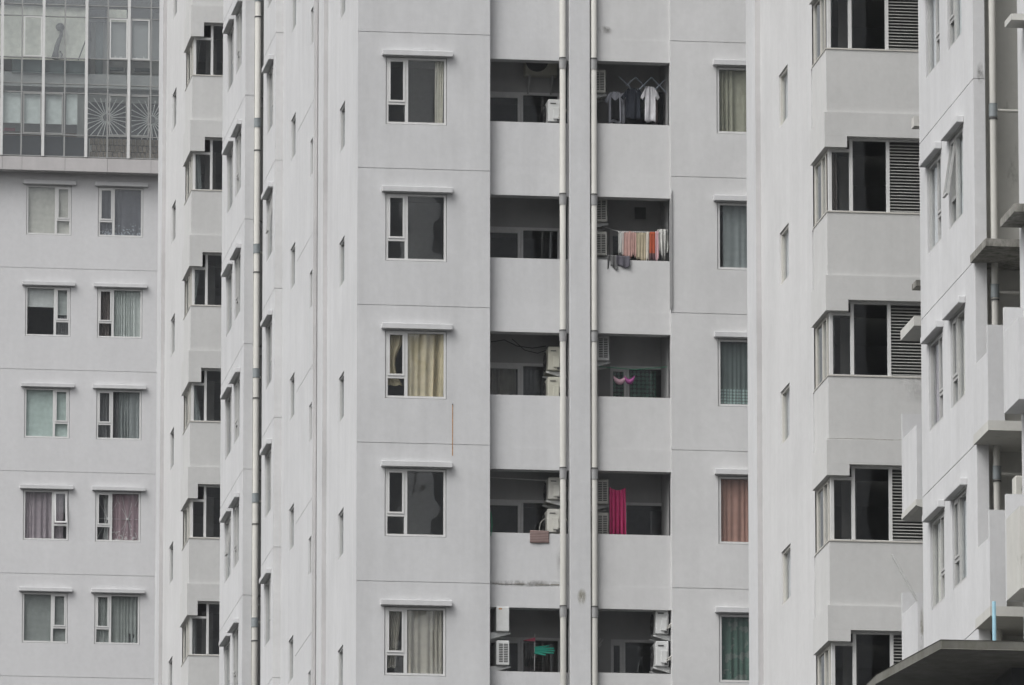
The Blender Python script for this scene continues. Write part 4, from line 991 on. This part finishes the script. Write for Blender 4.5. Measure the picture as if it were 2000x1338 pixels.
M['l_brownmat'] = clothmat('l_brownmat', (.12, .075, .07), pattern='hstripe', col2=(.27, .20, .185), scale=9); M['l_dkgrey'] = clothmat('l_dkgrey', (0.077, 0.073, 0.089)); M['l_dkgrey2'] = clothmat('l_dkgrey2', (0.100, 0.100, 0.100))
M['l_palepink'] = clothmat('l_palepink', (0.508, 0.323, 0.385)); M['l_hotpink'] = clothmat('l_hotpink', (0.385, 0.092, 0.293)); M['l_dust'] = clothmat('l_dust', (0.185, 0.146, 0.146))
# top storey: folding rack with shirts
Yr = YPR+.45
rk = thing('drying_rack', 'folding zigzag steel drying rack over the shirts', 'drying rack', (XY(1258, Yr), Yr, ZY(1258, 165, Yr)))
pz = [(1211, 149), (1243, 181), (1275, 149), (1303, 181)]; pz2 = [(1211, 181), (1243, 149), (1275, 181), (1305, 152)]
for pts, dy in (([(1211, 150), (1243, 181), (1274, 151), (1305, 183)], 0), ([(1224, 168), (1243, 150), (1274, 182), (1300, 156)], .02)):
    for (a, b) in zip(pts[:-1], pts[1:]):
        o_ = MB().tube([(XY(a[0], Yr), Yr+dy, ZY(a[0], a[1], Yr)), (XY(b[0], Yr), Yr+dy, ZY(b[0], b[1], Yr))], .011, 6).build('rack_bar', M['steel'], rk); lp(o_)
shirt('pale grey shirt with black front on the folding rack', 1202, 176, 240, 40, 'l_grey', 'l_grey', Yr+.05, 1, front='l_black')
shirt('dark navy shirt in the middle of the folding rack', 1238, 170, 233, 48, 'l_navy', 'l_navy', Yr-.02, 2)
shirt('white short sleeved shirt on the folding rack', 1271, 166, 238, 36, 'l_white', 'l_white', Yr-.05, 3)
cloth('garment', 'narrow dusty pink cloth at the right end of the folding rack', 'garment', XY(1284, Yr), Yr+.1, ZY(1284, 194, Yr), .075, .5, 'l_dust', 1, .008, 3)
cloth('trousers', 'dark trousers hanging at the far right of the shirt balcony', 'trousers', XY(1295, Yr), Yr+.2, ZY(1295, 176, Yr), .13, .78, 'l_black', 1, .012, 8)
cloth('garment', 'pale grey tail of cloth hanging between the first two shirts', 'garment', XY(1220, Yr), Yr+.12, ZY(1220, 180, Yr), .08, .68, 'l_grey', 1, .01, 4)
# second storey: pole with towels
Yt = YPR+.0-.02; Yt = YPR+.30
MBp = MB().tube([(XY(1172, Yt+.5), Yt+.5, ZY(1172, 440, Yt+.5)), (XY(1210, Yt), Yt, ZY(1210, 453, Yt)), (XY(1309, Yt), Yt, ZY(1309, 454, Yt))], .012, 8).build('clothes_pole', M['rod'])
tag(MBp, 'white clothes pole carrying towels across the right balcony', 'clothes pole')
for nm, lab, cat, u0, u1, v0, v1, mt, fo in (
    ('towel', 'short white cloth first on the pole beside the vented units', 'towel', 1207.5, 1219, 452, 496, 'l_offwhite', 2),
    ('towel', 'large pink towel on the pole', 'towel', 1216, 1236, 452, 504, 'l_pink', 3),
    ('towel', 'narrow pink and white cloth beside the large pink towel', 'towel', 1234.5, 1244, 453, 500, 'l_pink', 2),
    ('towel', 'beige striped towel in the middle of the pole', 'towel', 1243, 1262, 454, 509, 'l_beige', 3),
    ('towel', 'narrow white cloth between beige and orange towels', 'towel', 1261, 1269, 453, 509, 'l_stripe', 1),
    ('towel', 'orange red towel with dark printed hem', 'towel', 1267, 1281, 453, 509, 'l_orange', 2),
    ('towel', 'narrow pink striped cloth right of the orange towel', 'towel', 1280, 1288, 452, 508, 'l_pinkstripe', 1)):
    cloth(nm, lab, cat, XY((u0+u1)/2, Yt), Yt-.014+.004*fo, ZY((u0+u1)/2, v0, Yt), XY(u1, Yt)-XY(u0, Yt)-.012, ZY(u0, v0, Yt)-ZY(u0, v1, Yt), mt, fo, .010, int(u0), ragged=.035)
cloth('shirt', 'bunched white shirt at the right end of the towel pole', 'shirt', XY(1297, Yt), Yt, ZY(1297, 448, Yt), .27, .60, 'l_offwhite', 3, .05, 77, taper=.35, ragged=.08)
Yd = YPR-.02
cloth('cloth', 'dark grey cloth with orange edge draped over the parapet below the towels', 'cloth', XY(1196, Yd), Yd, ZY(1196, 498, Yd), .20, .28, 'l_dkgrey2', 2, .018, 5, taper=-.1, ragged=.05)
cloth('cloth', 'blue grey cloth draped over the parapet below the towels', 'cloth', XY(1217, Yd), Yd-.01, ZY(1217, 500, Yd), .30, .24, 'l_dkgrey', 2, .015, 6, ragged=-.03)
# third storey: cord with two pink pieces
Yc = YPR+.5
ln = MB().tube([(XY(1170, Yc), Yc, ZY(1170, 716, Yc)), (XY(1240, Yc), Yc, ZY(1240, 722, Yc)), (XY(1309, Yc), Yc, ZY(1309, 716, Yc))], .006, 6).build('clothes_line', M['green_line']); tag(ln, 'green cord strung across the balcony with pink pieces', 'clothes line')
def crescent(label, uc, v0, v1, wpx, mat, sd):
    mb = MB(); x = XY(uc, Yc); sc_ = (XY(uc+10, Yc)-XY(uc, Yc))/10; W = wpx*sc_; H = ZY(uc, v0, Yc)-ZY(uc, v1, Yc); n = 16; m = 6
    for i in range(n+1):
        s = i/n*2-1
        for j in range(m+1):
            q = j/m; top = H*(.95*abs(s)**1.5+.58*(1-abs(s)**1.5)) ; bot = H*.92*(1-math.sqrt(max(0, 1-s*s)))
            mb.v.append((s*W/2, -.05*math.sin(math.pi*q)*(1-s*s)-.01, bot+(max(top, bot+.01)-bot)*q))
    for i in range(n):
        for j in range(m):
            k = i*(m+1)+j; mb.f.append((k, k+m+1, k+m+2, k+1))
    o = mb.build('undergarment', M[mat], None, smooth=True, loc=(x, Yc, ZY(uc, v1, Yc))); md = o.modifiers.new('thickness', 'SOLIDIFY'); md.thickness = .008
    o2 = tag(o, label, 'undergarment', 'laundry hung on the balconies'); return o
crescent('pale pink crescent shaped piece hanging on the green cord', 1210, 733, 752, 25, 'l_palepink', 1); crescent('hot pink crescent shaped piece hanging on the green cord', 1229, 733, 751, 21, 'l_hotpink', 2)
for uc in (1199, 1221, 1239):
    pass
# fourth storey
cloth('towel', 'long magenta curtain hung to dry on the right balcony', 'towel', XY(1205, Yt), Yt, ZY(1205, 952, Yt), XY(1221, Yt)-XY(1189, Yt), ZY(1205, 952, Yt)-ZY(1205, 1049, Yt), 'l_magenta', 4, .05, 12, curve=.06, ragged=.05)
Ym = YPL-.018
cloth('mat', 'brown woven mat draped over the left parapet', 'mat', XY(1053.5, Ym), Ym, ZY(1053, 1036.5, Ym), XY(1072, Ym)-XY(1035, Ym), ZY(1053, 1036.5, Ym)-ZY(1053, 1060.5, Ym), 'l_brownmat', 1, .006, 3, ragged=.004)
hz = MB().tube([(XY(958.5, Ym), Ym-.02, ZY(958, 1000, Ym)), (XY(961, Ym), Ym-.03, ZY(961, 1025, Ym)), (XY(958.5, Ym), Ym-.02, ZY(958, 1047, Ym))], .008, 6).build('hose', M['green_line']); tag(hz, 'thin green hose over the parapet left of the brown mat', 'hose')
# fifth storey: pole with green fringed whirligig and pink pennant
Yw = YPL+.55
wt = thing('garden_whirligig', 'green fringed plastic whirligig with pink pennant on a thin pole', 'ornament', (XY(1043.5, Yw), Yw, ZY(1043, 1310, Yw)))
lp(MB().tube([(XY(1043.5, Yw), Yw, ZY(1043, 1310, Yw)), (XY(1044.5, Yw), Yw, ZY(1044, 1238, Yw))], .008, 6).build('pole', M['rod'], wt))
for q, (du, dv0, dv1) in enumerate(((28, 0, -6), (37, 2, -1), (38, 4, 4), (36, 7, 9), (20, 9, 13))):
    a, b = (1044, 1266+dv0), (1044+du, 1268+dv1)
    lp(MB().tube([(XY(a[0], Yw), Yw-.01, ZY(a[0], a[1], Yw)), (XY(b[0], Yw), Yw-.02-.02*q, ZY(b[0], b[1], Yw))], [.030, .014], 6).build('fringe', M['teal'], wt))
lp(MB().prism([(XY(1045, Yw), ZY(1045, 1245, Yw)), (XY(1045, Yw), ZY(1045, 1253, Yw)), (XY(1021, Yw), ZY(1021, 1251, Yw))], 'y', Yw-.01, Yw+.0).build('pennant', M['pinkflag'], wt))
Yv = YPR+.6
hg = MB()
for (a, b) in (((1166, 1262), (1177, 1249)), ((1164, 1258), (1172, 1247)), ((1168, 1264), (1174, 1258))): hg.tube([(XY(a[0], Yv), Yv, ZY(a[0], a[1], Yv)), (XY(b[0], Yv), Yv, ZY(b[0], b[1], Yv))], .010, 6)
hg = hg.build('clothes_hanger', M['rod']); tag(hg, 'white forked hanger sticking out behind the right drainpipe', 'hanger')

# cables and small fittings on the balconies
def cable(lab, cat, name, pts, Y, r=.008, mat='dark'):
    o = MB().tube([(XY(u, Y), Y, ZY(u, v, Y)) for u, v in pts], r, 6).build(name, M[mat]); tag(o, lab, cat); return o
cable('black cable sagging over the balcony door beside the yellowed units', 'cable', 'cable', [(958, 668), (985, 664), (1010, 676), (1040, 680), (1066, 676)], YBK-.25, .011)
cable('second thin black cable running down to the yellowed upper unit', 'cable', 'cable', [(1000, 662), (1025, 684), (1050, 690), (1068, 684)], YBK-.3, .009)
cable('straight white rail under the ceiling of the balcony with the brown mat', 'rail', 'rail', [(958, 932.5), (1068, 938.5)], YPL+.55, .010, 'rod')
cable('looped white cable at the right wall of the towel balcony', 'cable', 'cable', [(1292, 398), (1301, 408), (1302, 422), (1306, 428), (1305, 447)], YPR+.9, .009, 'hose')
cable('thin pale hose arching beside the lower unit above the brown mat', 'hose', 'hose', [(1053, 1036), (1055, 1022), (1062, 1014), (1068, 1013)], YPL+.35, .007, 'hose')
cable('white cable hanging at the right end of the shirt balcony', 'cable', 'cable', [(1303, 132), (1305, 146), (1304, 160), (1306, 182)], YPR+.7, .010, 'hose')
